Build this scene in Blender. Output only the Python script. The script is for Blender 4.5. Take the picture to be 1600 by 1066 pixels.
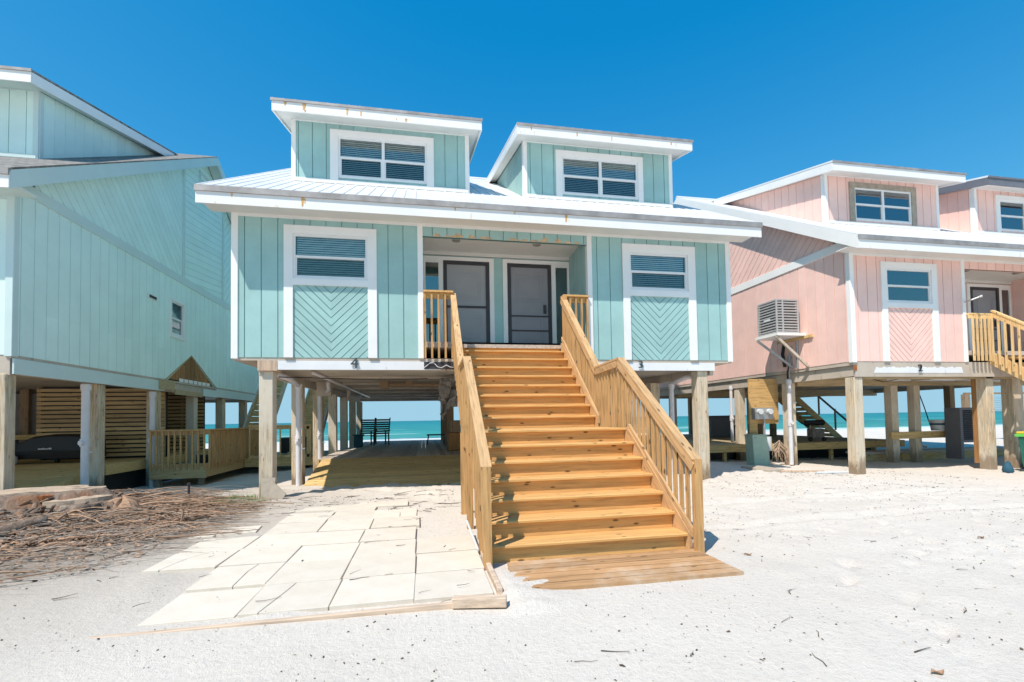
import bpy, bmesh, math, random
from mathutils import Vector, Matrix, noise
random.seed(7)
R = math.radians
for o in list(bpy.data.objects): bpy.data.objects.remove(o)
S = bpy.context.scene
COL = S.collection

# ------------------------------------------------------------------ camera
CAMZ = 1.56
yaw, pitch, roll = R(10.65), R(1.87), R(-0.98)
cy_, sy_, cp_, sp_ = math.cos(yaw), math.sin(yaw), math.cos(pitch), math.sin(pitch)
F = Vector((sy_*cp_, cy_*cp_, sp_)); R0 = Vector((cy_, -sy_, 0)); U0 = R0.cross(F)
RR = math.cos(roll)*R0 + math.sin(roll)*U0; UU = -math.sin(roll)*R0 + math.cos(roll)*U0
cd = bpy.data.cameras.new("camera"); cam = bpy.data.objects.new("camera", cd); COL.objects.link(cam)
cam.matrix_world = Matrix(((RR.x, UU.x, -F.x, 0), (RR.y, UU.y, -F.y, 0), (RR.z, UU.z, -F.z, CAMZ), (0, 0, 0, 1)))
cd.sensor_fit = 'HORIZONTAL'; cd.sensor_width = 36; cd.lens = 735.8/1600*36
cd.shift_y = (631-533)/1600; cd.clip_start = 0.05; cd.clip_end = 60000
S.camera = cam

# ------------------------------------------------------------------ sky, sun, exposure
W = bpy.data.worlds.new("World"); S.world = W; W.use_nodes = True
nt = W.node_tree; bg = nt.nodes['Background']
sky = nt.nodes.new('ShaderNodeTexSky'); sky.sky_type = 'NISHITA'; sky.sun_disc = False
sky.sun_elevation = R(56); sky.sun_rotation = R(227); sky.altitude = 0
sky.air_density = 1.0; sky.dust_density = 0.0; sky.ozone_density = 1.0
# clear tropical air: less red, more blue than the default atmosphere
def vmath(op, a, b):
    x = nt.nodes.new('ShaderNodeVectorMath'); x.operation = op; nt.links.new(a, x.inputs[0])
    if isinstance(b, tuple): x.inputs[1].default_value = b
    else: nt.links.new(b, x.inputs[1])
    return x.outputs[0]
sx = vmath('MAXIMUM', vmath('ADD', sky.outputs[0], (-0.85, 0, 0)), (0.04, 0.04, 0.04))
sy = vmath('MULTIPLY', vmath('DIVIDE', sx, vmath('ADD', sx, (19.5, 8.7, 3.2))), (10.6, 9.3, 7.3))
sy = vmath('MINIMUM', sy, (1.95, 3.45, 4.35))
nt.links.new(sy, bg.inputs[0]); bg.inputs[1].default_value = 0.15
sd = bpy.data.lights.new("sun", 'SUN'); sd.energy = 4.15; sd.angle = R(0.53); sd.color = (1.0, 0.92, 0.825)
so = bpy.data.objects.new("sun", sd); COL.objects.link(so)
so.rotation_euler = Vector((-0.49, -0.46, 1.0)).to_track_quat('Z', 'Y').to_euler()
S.view_settings.view_transform = 'Standard'; S.view_settings.look = 'None'
S.view_settings.exposure = 0.30; S.view_settings.gamma = 1
S.render.engine = 'CYCLES'

# ------------------------------------------------------------------ materials
def newmat(name):
    m = bpy.data.materials.new(name); m.use_nodes = True
    n = m.node_tree; b = n.nodes['Principled BSDF']
    return m, n, b
def nd(n, t, **k):
    x = n.nodes.new(t)
    for a, v in k.items(): setattr(x, a, v)
    return x
def coords(n, scale, kind='Object'):
    tc = nd(n, 'ShaderNodeTexCoord'); mp = nd(n, 'ShaderNodeMapping')
    n.links.new(tc.outputs[kind], mp.inputs[0]); mp.inputs['Scale'].default_value = scale
    return mp.outputs[0]
def noise_(n, vec, scale, detail=4, rough=0.55):
    x = nd(n, 'ShaderNodeTexNoise'); x.inputs['Scale'].default_value = scale
    x.inputs['Detail'].default_value = detail; x.inputs['Roughness'].default_value = rough
    n.links.new(vec, x.inputs['Vector']); return x.outputs['Fac']
def ramp(n, fac, stops):
    r = nd(n, 'ShaderNodeValToRGB'); e = r.color_ramp.elements
    while len(e) < len(stops): e.new(0.5)
    for i, (p, c) in enumerate(stops):
        e[i].position = p; e[i].color = tuple(c)+(1,) if len(c) == 3 else c
    n.links.new(fac, r.inputs[0]); return r.outputs[0]
def mixc(n, fac, a, b, mode='MIX'):
    m = nd(n, 'ShaderNodeMix', data_type='RGBA', blend_type=mode)
    for s, v in ((0, fac), (6, a), (7, b)):
        if hasattr(v, 'links') or hasattr(v, 'is_output'): n.links.new(v, m.inputs[s])
        elif s == 0: m.inputs[0].default_value = v
        else: m.inputs[s].default_value = tuple(v)+(1,)
    return m.outputs[2]
def bump(n, b, h, strength, dist=0.01):
    x = nd(n, 'ShaderNodeBump'); x.inputs['Strength'].default_value = strength; x.inputs['Distance'].default_value = dist
    n.links.new(h, x.inputs['Height']); n.links.new(x.outputs[0], b.inputs['Normal'])
def nd_map(n, val, a, b_):
    mr = nd(n, 'ShaderNodeMapRange'); mr.inputs['From Min'].default_value = a; mr.inputs['From Max'].default_value = b_
    n.links.new(val, mr.inputs[0]); return mr.outputs[0]
def mul(c, k): return tuple(max(0, min(1, a*k)) for a in c)
def island(n, lo, hi):
    g = nd(n, 'ShaderNodeNewGeometry'); mr = nd(n, 'ShaderNodeMapRange')
    mr.inputs['To Min'].default_value = lo; mr.inputs['To Max'].default_value = hi
    n.links.new(g.outputs['Random Per Island'], mr.inputs[0]); return mr.outputs[0]
def shade_island(n, col, lo, hi):
    v = island(n, lo, hi); h = nd(n, 'ShaderNodeHueSaturation'); n.links.new(v, h.inputs['Value']); n.links.new(col, h.inputs['Color'])
    return h.outputs[0]

def paint(name, c, rough=0.55, var=0.10, bscale=60, stain=None, isl=0.03, stains=0.0, vstretch=1.0):
    m, n, b = newmat(name); v = coords(n, (1, 1, vstretch))
    f = noise_(n, v, 1.3, 5, 0.65); col = ramp(n, f, [(0.3, mul(c, 1-var)), (0.7, mul(c, 1+var*0.5))])
    if isl: col = shade_island(n, col, 1-isl, 1+isl)
    if stain:
        v2 = coords(n, (2.2, 2.2, 0.9)); f2 = noise_(n, v2, 2.6, 6, 0.7)
        fr = ramp(n, f2, [(0.63-stains, (0, 0, 0)), (0.70-stains, (0.75, 0.75, 0.75))]); col = mixc(n, fr, col, stain)
    n.links.new(col, b.inputs['Base Color']); b.inputs['Roughness'].default_value = rough
    b.inputs['Specular IOR Level'].default_value = 0.35
    g = noise_(n, coords(n, (1, 1, 0.25)), bscale, 3, 0.6); bump(n, b, g, 0.35, 0.003)
    return m
def wood(name, c, axis, dark=0.55, isl=0.22, knots=True, rough=0.75, weather=None, wfac=0.5, grain=1.0):
    m, n, b = newmat(name)
    slope = axis == 's'; axis = 'y' if slope else axis
    s = {'x': (0.9, 14, 14), 'y': (14, 0.9, 14), 'z': (14, 14, 0.9)}[axis]
    # every board gets its own stretch of grain
    tc = nd(n, 'ShaderNodeTexCoord'); g = nd(n, 'ShaderNodeNewGeometry')
    cm = nd(n, 'ShaderNodeCombineXYZ'); sc = nd(n, 'ShaderNodeMath', operation='MULTIPLY'); sc.inputs[1].default_value = 37.0
    n.links.new(g.outputs['Random Per Island'], sc.inputs[0])
    for i in range(3): n.links.new(sc.outputs[0], cm.inputs[i])
    ad = nd(n, 'ShaderNodeVectorMath', operation='ADD'); n.links.new(tc.outputs['Object'], ad.inputs[0]); n.links.new(cm.outputs[0], ad.inputs[1])
    if slope:
        mr_ = nd(n, 'ShaderNodeMapping'); mr_.inputs['Rotation'].default_value = (R(-37), 0, 0); n.links.new(tc.outputs['Object'], mr_.inputs[0]); n.links.new(mr_.outputs[0], ad.inputs[0])
    mp = nd(n, 'ShaderNodeMapping'); mp.inputs['Scale'].default_value = s; n.links.new(ad.outputs[0], mp.inputs[0])
    v = mp.outputs[0]
    f = noise_(n, v, 2.4, 6, 0.62)
    col = ramp(n, f, [(0.28, mul(c, 1-0.42*grain)), (0.5, c), (0.72, mul(c, 1+0.22*grain))])
    if knots:
        mk = nd(n, 'ShaderNodeMapping'); n.links.new(ad.outputs[0], mk.inputs[0])
        mk.inputs['Scale'].default_value = {'x': (2.6, 7, 7), 'y': (7, 2.6, 7), 'z': (7, 7, 2.6)}[axis]
        vo = nd(n, 'ShaderNodeTexVoronoi'); vo.inputs['Scale'].default_value = 1.25; n.links.new(mk.outputs[0], vo.inputs['Vector'])
        kf = ramp(n, vo.outputs['Distance'], [(0.08, (1, 1, 1)), (0.16, (0, 0, 0))])
        col = mixc(n, kf, col, mul(c, 0.28))
    if weather:
        f3 = noise_(n, coords(n, (1, 1, 0.5)), 1.1, 5, 0.7)
        col = mixc(n, ramp(n, f3, [(0.5-wfac*0.3, (0, 0, 0)), (0.75-wfac*0.3, (1, 1, 1))]), col, weather)
    if name == 'weathered_post':
        gg = nd(n, 'ShaderNodeNewGeometry'); sx = nd(n, 'ShaderNodeSeparateXYZ'); n.links.new(gg.outputs['Position'], sx.inputs[0])
        wv = noise_(n, coords(n, (6, 6, 1.5)), 1.5, 4, 0.7); ma = nd(n, 'ShaderNodeMath', operation='MULTIPLY_ADD'); n.links.new(wv, ma.inputs[0]); ma.inputs[1].default_value = 0.9; n.links.new(sx.outputs['Z'], ma.inputs[2])
        col = mixc(n, ramp(n, nd_map(n, ma.outputs[0], 0.62, 0.85), [(0, (0.7, 0.7, 0.7)), (1, (0, 0, 0))]), col, (0.17, 0.11, 0.065))
    if isl: col = shade_island(n, col, 1-isl, 1+isl)
    n.links.new(col, b.inputs['Base Color']); b.inputs['Roughness'].default_value = rough
    b.inputs['Specular IOR Level'].default_value = 0.25
    bump(n, b, noise_(n, v, 5, 5, 0.7), 0.5, 0.004)
    return m
def plain(name, c, rough=0.5, metal=0.0, var=0.08, scale=6):
    m, n, b = newmat(name); f = noise_(n, coords(n, (1, 1, 1)), scale, 4, 0.6)
    n.links.new(ramp(n, f, [(0.3, mul(c, 1-var)), (0.7, mul(c, 1+var))]), b.inputs['Base Color'])
    b.inputs['Roughness'].default_value = rough; b.inputs['Metallic'].default_value = metal; return m
def glassmat(name, tint, gl=0.22):
    m = bpy.data.materials.new(name); m.use_nodes = True; n = m.node_tree
    for x in list(n.nodes): n.nodes.remove(x)
    out = nd(n, 'ShaderNodeOutputMaterial'); t = nd(n, 'ShaderNodeBsdfTransparent'); t.inputs[0].default_value = tuple(tint)+(1,)
    g = nd(n, 'ShaderNodeBsdfGlossy'); g.inputs['Roughness'].default_value = 0.03; g.inputs[0].default_value = (0.9, 0.97, 1, 1)
    fr = nd(n, 'ShaderNodeFresnel'); fr.inputs[0].default_value = 1.5
    ad = nd(n, 'ShaderNodeMath', operation='ADD'); ad.inputs[1].default_value = gl; ad.use_clamp = True; n.links.new(fr.outputs[0], ad.inputs[0])
    mx = nd(n, 'ShaderNodeMixShader'); n.links.new(ad.outputs[0], mx.inputs[0]); n.links.new(t.outputs[0], mx.inputs[1]); n.links.new(g.outputs[0], mx.inputs[2])
    n.links.new(mx.outputs[0], out.inputs[0]); return m

AQUA = (0.35, 0.555, 0.535)
M = {}
M['aqua'] = paint('aqua_siding', AQUA, 0.6, 0.12, isl=0.05)
M['aqua_pale'] = paint('pale_aqua_siding', (0.75, 0.93, 0.88), 0.6, 0.06)
M['pink'] = paint('pink_siding', (0.91, 0.61, 0.535), 0.6, 0.09, isl=0.04)
M['white'] = paint('white_trim', (0.86, 0.85, 0.83), 0.5, 0.05, stain=(0.62, 0.50, 0.38), stains=-0.09)
M['white_rust'] = paint('rusty_white_fascia', (0.83, 0.82, 0.81), 0.5, 0.06, stain=(0.66, 0.47, 0.25), stains=-0.01)
M['white_pale'] = paint('pale_aqua_trim', (0.62, 0.74, 0.72), 0.5, 0.05)
M['soffit'] = paint('soffit_white', (0.74, 0.73, 0.70), 0.6, 0.05)
M['vinyl'] = plain('vinyl_white', (0.80, 0.80, 0.80), 0.35, 0, 0.03)
M['tan'] = plain('bare_tan_trim', (0.36, 0.31, 0.25), 0.8, 0, 0.2)
M['beam'] = paint('peeling_beam', (0.55, 0.47, 0.39), 0.8, 0.18, stain=(0.30, 0.24, 0.19), stains=0.04)
M['beam_white'] = paint('white_beam_face', (0.80, 0.80, 0.81), 0.6, 0.08, stain=(0.42, 0.40, 0.42), stains=0.0)
M['plywood_under'] = paint('soffit_under_floor', (0.50, 0.44, 0.37), 0.85, 0.22, stain=(0.27, 0.18, 0.12), stains=0.0)
M['wx'] = wood('new_wood_x', (0.66, 0.375, 0.14), 'x', isl=0.20, grain=0.75)
M['wy'] = wood('new_wood_y', (0.64, 0.37, 0.14), 'y', isl=0.12)
M['wz'] = wood('new_wood_z', (0.52, 0.30, 0.125), 'z', isl=0.30, grain=1.2)
M['ws'] = wood('new_wood_sloping', (0.56, 0.35, 0.175), 's', isl=0.10)
M['wpale'] = wood('pale_wood', (0.74, 0.50, 0.24), 'z', isl=0.15)
M['mat'] = wood('mat_wood', (0.46, 0.265, 0.13), 'x', isl=0.18, weather=(0.60, 0.47, 0.34), wfac=0.0)
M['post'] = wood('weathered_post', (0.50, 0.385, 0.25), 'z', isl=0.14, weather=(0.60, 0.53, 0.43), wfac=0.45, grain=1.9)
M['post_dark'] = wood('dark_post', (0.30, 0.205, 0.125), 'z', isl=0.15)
M['rail_old'] = wood('brown_rail_wood', (0.56, 0.335, 0.15), 'z', isl=0.25)  # even brown base tone of the landing rails
M['slat'] = wood('slat_wood', (0.58, 0.41, 0.21), 'x', isl=0.28)
M['deck_grey'] = wood('grey_deck', (0.52, 0.45, 0.39), 'y', isl=0.22, knots=False)
M['deck_tan'] = wood('tan_deck', (0.66, 0.45, 0.20), 'x', isl=0.16)
M['deck_x'] = wood('dark_deck_x', (0.45, 0.35, 0.21), 'x', isl=0.2, knots=False)
M['plyboard'] = wood('plywood_board', (0.60, 0.37, 0.15), 'x', isl=0.0)
M['edge'] = wood('edging_wood', (0.62, 0.47, 0.35), 'x', isl=0.0, knots=False)
M['raw'] = wood('raw_end_wood', (0.55, 0.40, 0.29), 'z', isl=0.2)
M['brownboard'] = wood('brown_boards', (0.34, 0.17, 0.065), 'z', isl=0.25)
M['root'] = wood('root_wood', (0.38, 0.24, 0.155), 'x', isl=0.45, knots=False)
def mk_bark():
    m, n, b = newmat('bark'); v = coords(n, (1, 1, 0.35)); f = noise_(n, v, 9, 7, 0.75); g = noise_(n, coords(n, (1, 1, 1)), 2.1, 3, 0.6)
    c = ramp(n, f, [(0.3, (0.09, 0.06, 0.045)), (0.5, (0.25, 0.18, 0.135)), (0.7, (0.40, 0.33, 0.27))])
    c = mixc(n, ramp(n, g, [(0.5, (0, 0, 0)), (0.62, (0.7, 0.7, 0.7))]), c, (0.33, 0.15, 0.07))
    n.links.new(c, b.inputs['Base Color']); b.inputs['Roughness'].default_value = 0.95; bump(n, b, f, 1.0, 0.05); return m
M['bark'] = mk_bark()
M['twig'] = plain('dry_twig', (0.42, 0.35, 0.29), 0.95, 0, 0.4, 5)
M['litter'] = plain('dark_litter', (0.10, 0.075, 0.055), 0.95, 0, 0.4, 5)
M['cutwood'] = wood('cut_wood', (0.46, 0.35, 0.26), 'x', isl=0.1, knots=False)
M['blind'] = plain('blind_white', (0.84, 0.85, 0.83), 0.6, 0, 0.05)
M['blind_pale'] = plain('blind_pale', (0.78, 0.80, 0.78), 0.6, 0, 0.05)
M['unlit_room'] = plain('unlit_room_shade', (0.03, 0.05, 0.06), 0.9)  # near-black colour stands for the darkness of unlit rooms
M['glass'] = glassmat('window_glass', (0.94, 0.98, 0.97), 0.05)
M['glass_screen'] = glassmat('screened_glass', (0.74, 0.80, 0.80), 0.02)
M['glass_dark'] = glassmat('dark_glass', (0.25, 0.32, 0.36), 0.22)
M['doorframe'] = plain('dark_door_frame', (0.045, 0.04, 0.045), 0.5)
M['door'] = plain('screened_door', (0.36, 0.36, 0.37), 0.6, 0, 0.05, 2)
M['door2'] = plain('screened_door_dark', (0.28, 0.28, 0.30), 0.6, 0, 0.05, 2)
M['pvc'] = plain('white_pvc', (0.70, 0.68, 0.70), 0.4, 0, 0.06)
M['steel'] = plain('galvanised', (0.42, 0.42, 0.42), 0.45, 0.6, 0.15)
M['drip'] = plain('weathered_drip_edge', (0.34, 0.32, 0.31), 0.6, 0.3, 0.25, 3)
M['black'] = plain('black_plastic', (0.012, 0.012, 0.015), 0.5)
M['greyplastic'] = plain('ac_grey', (0.43, 0.43, 0.43), 0.5, 0.1, 0.06)
M['acdark'] = plain('ac_coil', (0.07, 0.07, 0.08), 0.7)
M['greenbox'] = plain('green_enamel', (0.37, 0.49, 0.39), 0.5, 0, 0.06)
M['darkgreen'] = plain('dark_green_wood', (0.055, 0.07, 0.055), 0.6, 0, 0.2)
M['bluecloth'] = plain('dark_blue', (0.02, 0.09, 0.14), 0.8, 0, 0.2)
M['red'] = plain('dark_red', (0.22, 0.02, 0.03), 0.6)
M['whiteplastic'] = plain('white_plastic', (0.65, 0.67, 0.68), 0.4)
M['louver'] = plain('grey_louvre', (0.15, 0.155, 0.18), 0.6, 0, 0.08)
M['concrete'] = plain('concrete', (0.46, 0.39, 0.31), 0.9, 0, 0.12, 8)
M['bin'] = plain('bin_teal', (0.02, 0.17, 0.13), 0.45)
M['binlid'] = plain('bin_yellow', (0.75, 0.55, 0.05), 0.5)
M['bingreen'] = plain('bin_green', (0.15, 0.62, 0.12), 0.5)
M['rust'] = plain('rust', (0.30, 0.10, 0.03), 0.9, 0, 0.4, 20)
M['ruststreak'] = plain('rust_stain', (0.66, 0.38, 0.14), 0.8, 0, 0.3, 14)
M['ash'] = plain('grey_cloth', (0.23, 0.21, 0.19), 0.95, 0, 0.35, 12)
M['tin'] = plain('number_metal', (0.07, 0.10, 0.10), 0.4, 0.4)
M['peel'] = plain('bare_peeled_wood', (0.58, 0.42, 0.26), 0.85, 0, 0.25, 9)
M['wall_grey'] = plain('grey_wall', (0.20, 0.19, 0.18), 0.9)

def mk_metalroof():
    m, n, b = newmat('white_metal_roof'); f = noise_(n, coords(n, (1, 0.25, 1)), 2.2, 5, 0.65)
    n.links.new(ramp(n, f, [(0.3, (0.74, 0.74, 0.75)), (0.7, (0.83, 0.83, 0.83))]), b.inputs['Base Color'])
    b.inputs['Roughness'].default_value = 0.42; b.inputs['Metallic'].default_value = 0.15; return m
M['metalroof'] = mk_metalroof()
def mk_shingle():
    m, n, b = newmat('grey_shingle'); v = coords(n, (1, 1.15, 1)); br = nd(n, 'ShaderNodeTexBrick'); br.inputs['Scale'].default_value = 3.2
    n.links.new(v, br.inputs['Vector'])
    br.inputs['Color1'].default_value = (0.26, 0.245, 0.23, 1); br.inputs['Color2'].default_value = (0.08, 0.08, 0.08, 1); br.inputs['Mortar'].default_value = (0.06, 0.06, 0.06, 1)
    br.inputs['Mortar Size'].default_value = 0.02; br.inputs['Row Height'].default_value = 0.42; br.inputs['Bias'].default_value = -0.2
    f = noise_(n, v, 9, 4, 0.7); c = mixc(n, ramp(n, f, [(0.4, (0, 0, 0)), (0.65, (0.6, 0.6, 0.6))]), br.outputs[0], (0.34, 0.32, 0.29))
    n.links.new(c, b.inputs['Base Color']); b.inputs['Roughness'].default_value = 0.95; bump(n, b, f, 0.6, 0.02); return m
M['shingle'] = mk_shingle()
def mk_sand():
    m, n, b = newmat('white_sand'); v = coords(n, (1, 1, 1))
    f1 = noise_(n, v, 0.35, 4, 0.6); f2 = noise_(n, v, 140, 3, 0.7); f3 = noise_(n, v, 5, 6, 0.7)
    c = ramp(n, f1, [(0.3, (0.71, 0.64, 0.56)), (0.7, (0.78, 0.715, 0.635))])
    c = mixc(n, ramp(n, f3, [(0.35, (0.0, 0.0, 0.0)), (0.75, (0.35, 0.35, 0.35))]), c, (0.60, 0.55, 0.50))
    c = mixc(n, ramp(n, f2, [(0.60, (0, 0, 0)), (0.72, (0.5, 0.5, 0.5))]), c, (0.44, 0.38, 0.33))
    f4 = noise_(n, v, 52, 3, 0.75)
    c = mixc(n, ramp(n, f4, [(0.66, (0, 0, 0)), (0.73, (0.7, 0.7, 0.7))]), c, (0.38, 0.31, 0.25))
    vo = nd(n, 'ShaderNodeTexVoronoi'); vo.inputs['Scale'].default_value = 13; n.links.new(v, vo.inputs['Vector'])
    rnd = ramp(n, noise_(n, v, 1.7, 3, 0.6), [(0.42, (0.025, 0.025, 0.025)), (0.66, (0.13, 0.13, 0.13))])
    lt = nd(n, 'ShaderNodeMath', operation='LESS_THAN'); n.links.new(vo.outputs['Distance'], lt.inputs[0]); n.links.new(rnd, lt.inputs[1])
    hf = nd(n, 'ShaderNodeMath', operation='MULTIPLY'); n.links.new(lt.outputs[0], hf.inputs[0]); hf.inputs[1].default_value = 0.7
    c = mixc(n, hf.outputs[0], c, (0.24, 0.18, 0.14))
    f6 = noise_(n, v, 17, 4, 0.75)
    c = mixc(n, ramp(n, f6, [(0.52, (0, 0, 0)), (0.75, (0.45, 0.45, 0.45))]), c, (0.50, 0.44, 0.38))
    # dirty ground round the root debris at the left
    g = nd(n, 'ShaderNodeNewGeometry'); d = nd(n, 'ShaderNodeVectorMath', operation='DISTANCE'); n.links.new(g.outputs['Position'], d.inputs[0]); d.inputs[1].default_value = (-6.2, 8.0, 0)
    dn = nd(n, 'ShaderNodeMath', operation='MULTIPLY_ADD'); n.links.new(f3, dn.inputs[0]); dn.inputs[1].default_value = 2.4; n.links.new(d.outputs['Value'], dn.inputs[2])
    c = mixc(n, ramp(n, nd_map(n, dn.outputs[0], 3.6, 7.4), [(0, (0.9, 0.9, 0.9)), (0.5, (0.45, 0.45, 0.45)), (1, (0, 0, 0))]), c, (0.42, 0.36, 0.30))
    c = mixc(n, ramp(n, nd_map(n, dn.outputs[0], 3.3, 4.7), [(0, (0.95, 0.95, 0.95)), (1, (0, 0, 0))]), c, (0.26, 0.20, 0.155))
    n.links.new(c, b.inputs['Base Color']); b.inputs['Roughness'].default_value = 0.95; b.inputs['Specular IOR Level'].default_value = 0.1
    ad = nd(n, 'ShaderNodeMath', operation='MULTIPLY_ADD'); n.links.new(f6, ad.inputs[0]); ad.inputs[1].default_value = 2.6; n.links.new(f2, ad.inputs[2])
    bump(n, b, ad.outputs[0], 0.6, 0.017)
    return m
M['sand'] = mk_sand()
def mk_paver():
    m, n, b = newmat('cream_paver'); v = coords(n, (1, 1, 1)); f = noise_(n, v, 3, 6, 0.7); f2 = noise_(n, v, 90, 2, 0.6)
    oi = nd(n, 'ShaderNodeObjectInfo')
    c = ramp(n, f, [(0.3, (0.66, 0.575, 0.47)), (0.7, (0.75, 0.68, 0.58))])
    c = mixc(n, ramp(n, f2, [(0.62, (0, 0, 0)), (0.7, (0.4, 0.4, 0.4))]), c, (0.50, 0.44, 0.37))
    h = nd(n, 'ShaderNodeHueSaturation'); n.links.new(nd_mapo(n, oi.outputs['Random'], 0.93, 1.04), h.inputs['Value']); n.links.new(c, h.inputs['Color'])
    n.links.new(h.outputs[0], b.inputs['Base Color']); b.inputs['Roughness'].default_value = 0.9; bump(n, b, f2, 0.3, 0.004); return m
def nd_mapo(n, val, lo, hi):
    mr = nd(n, 'ShaderNodeMapRange'); mr.inputs['To Min'].default_value = lo; mr.inputs['To Max'].default_value = hi; n.links.new(val, mr.inputs[0]); return mr.outputs[0]
M['paver'] = mk_paver()
def mk_sea():
    m, n, b = newmat('sea_water'); g = nd(n, 'ShaderNodeNewGeometry'); sp = nd(n, 'ShaderNodeSeparateXYZ'); n.links.new(g.outputs['Position'], sp.inputs[0])
    lg = nd(n, 'ShaderNodeMath', operation='LOGARITHM'); lg.inputs[1].default_value = 10; n.links.new(sp.outputs['Y'], lg.inputs[0])
    c = ramp(n, nd_map(n, lg.outputs[0], 1.75, 3.6), [(0.0, (0.12, 0.30, 0.22)), (0.12, (0.045, 0.27, 0.235)), (0.35, (0.018, 0.215, 0.235)), (0.7, (0.010, 0.15, 0.20)), (1.0, (0.008, 0.11, 0.165))])
    f = noise_(n, coords(n, (0.018, 0.10, 1)), 1.0, 5, 0.65)
    c = mixc(n, ramp(n, f, [(0.44, (0, 0, 0)), (0.58, (0.9, 0.9, 0.9))]), c, (0.035, 0.30, 0.27))
    f2 = noise_(n, coords(n, (0.022, 0.16, 1)), 1.3, 6, 0.75)
    near = ramp(n, nd_map(n, sp.outputs['Y'], 58, 230), [(0, (1, 1, 1)), (1, (0, 0, 0))])
    fo = mixc(n, 1.0, ramp(n, f2, [(0.58, (0, 0, 0)), (0.62, (1, 1, 1))]), near, 'MULTIPLY')
    c = mixc(n, fo, c, (0.75, 0.78, 0.76))
    fd = noise_(n, coords(n, (0.010, 0.055, 1)), 1.0, 5, 0.7)
    c = mixc(n, ramp(n, fd, [(0.50, (0, 0, 0)), (0.60, (0.65, 0.65, 0.65))]), c, (0.010, 0.125, 0.150))
    sh = nd(n, 'ShaderNodeMath', operation='MULTIPLY_ADD'); n.links.new(f2, sh.inputs[0]); sh.inputs[1].default_value = 26.0; n.links.new(sp.outputs['Y'], sh.inputs[2])
    c = mixc(n, ramp(n, nd_map(n, sh.outputs[0], 73, 79), [(0, (0.85, 0.85, 0.85)), (0.6, (0.85, 0.85, 0.85)), (1, (0, 0, 0))]), c, (0.74, 0.77, 0.76))
    n.links.new(c, b.inputs['Base Color']); b.inputs['Roughness'].default_value = 0.5; b.inputs['Specular IOR Level'].default_value = 0.2
    bump(n, b, noise_(n, coords(n, (0.25, 1.1, 1)), 1.0, 5, 0.65), 0.5, 0.3); return m
M['sea'] = mk_sea()
def mk_grass():
    return plain('grass_green', (0.16, 0.30, 0.05), 0.8, 0, 0.4, 20)
M['grass'] = mk_grass()

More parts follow.
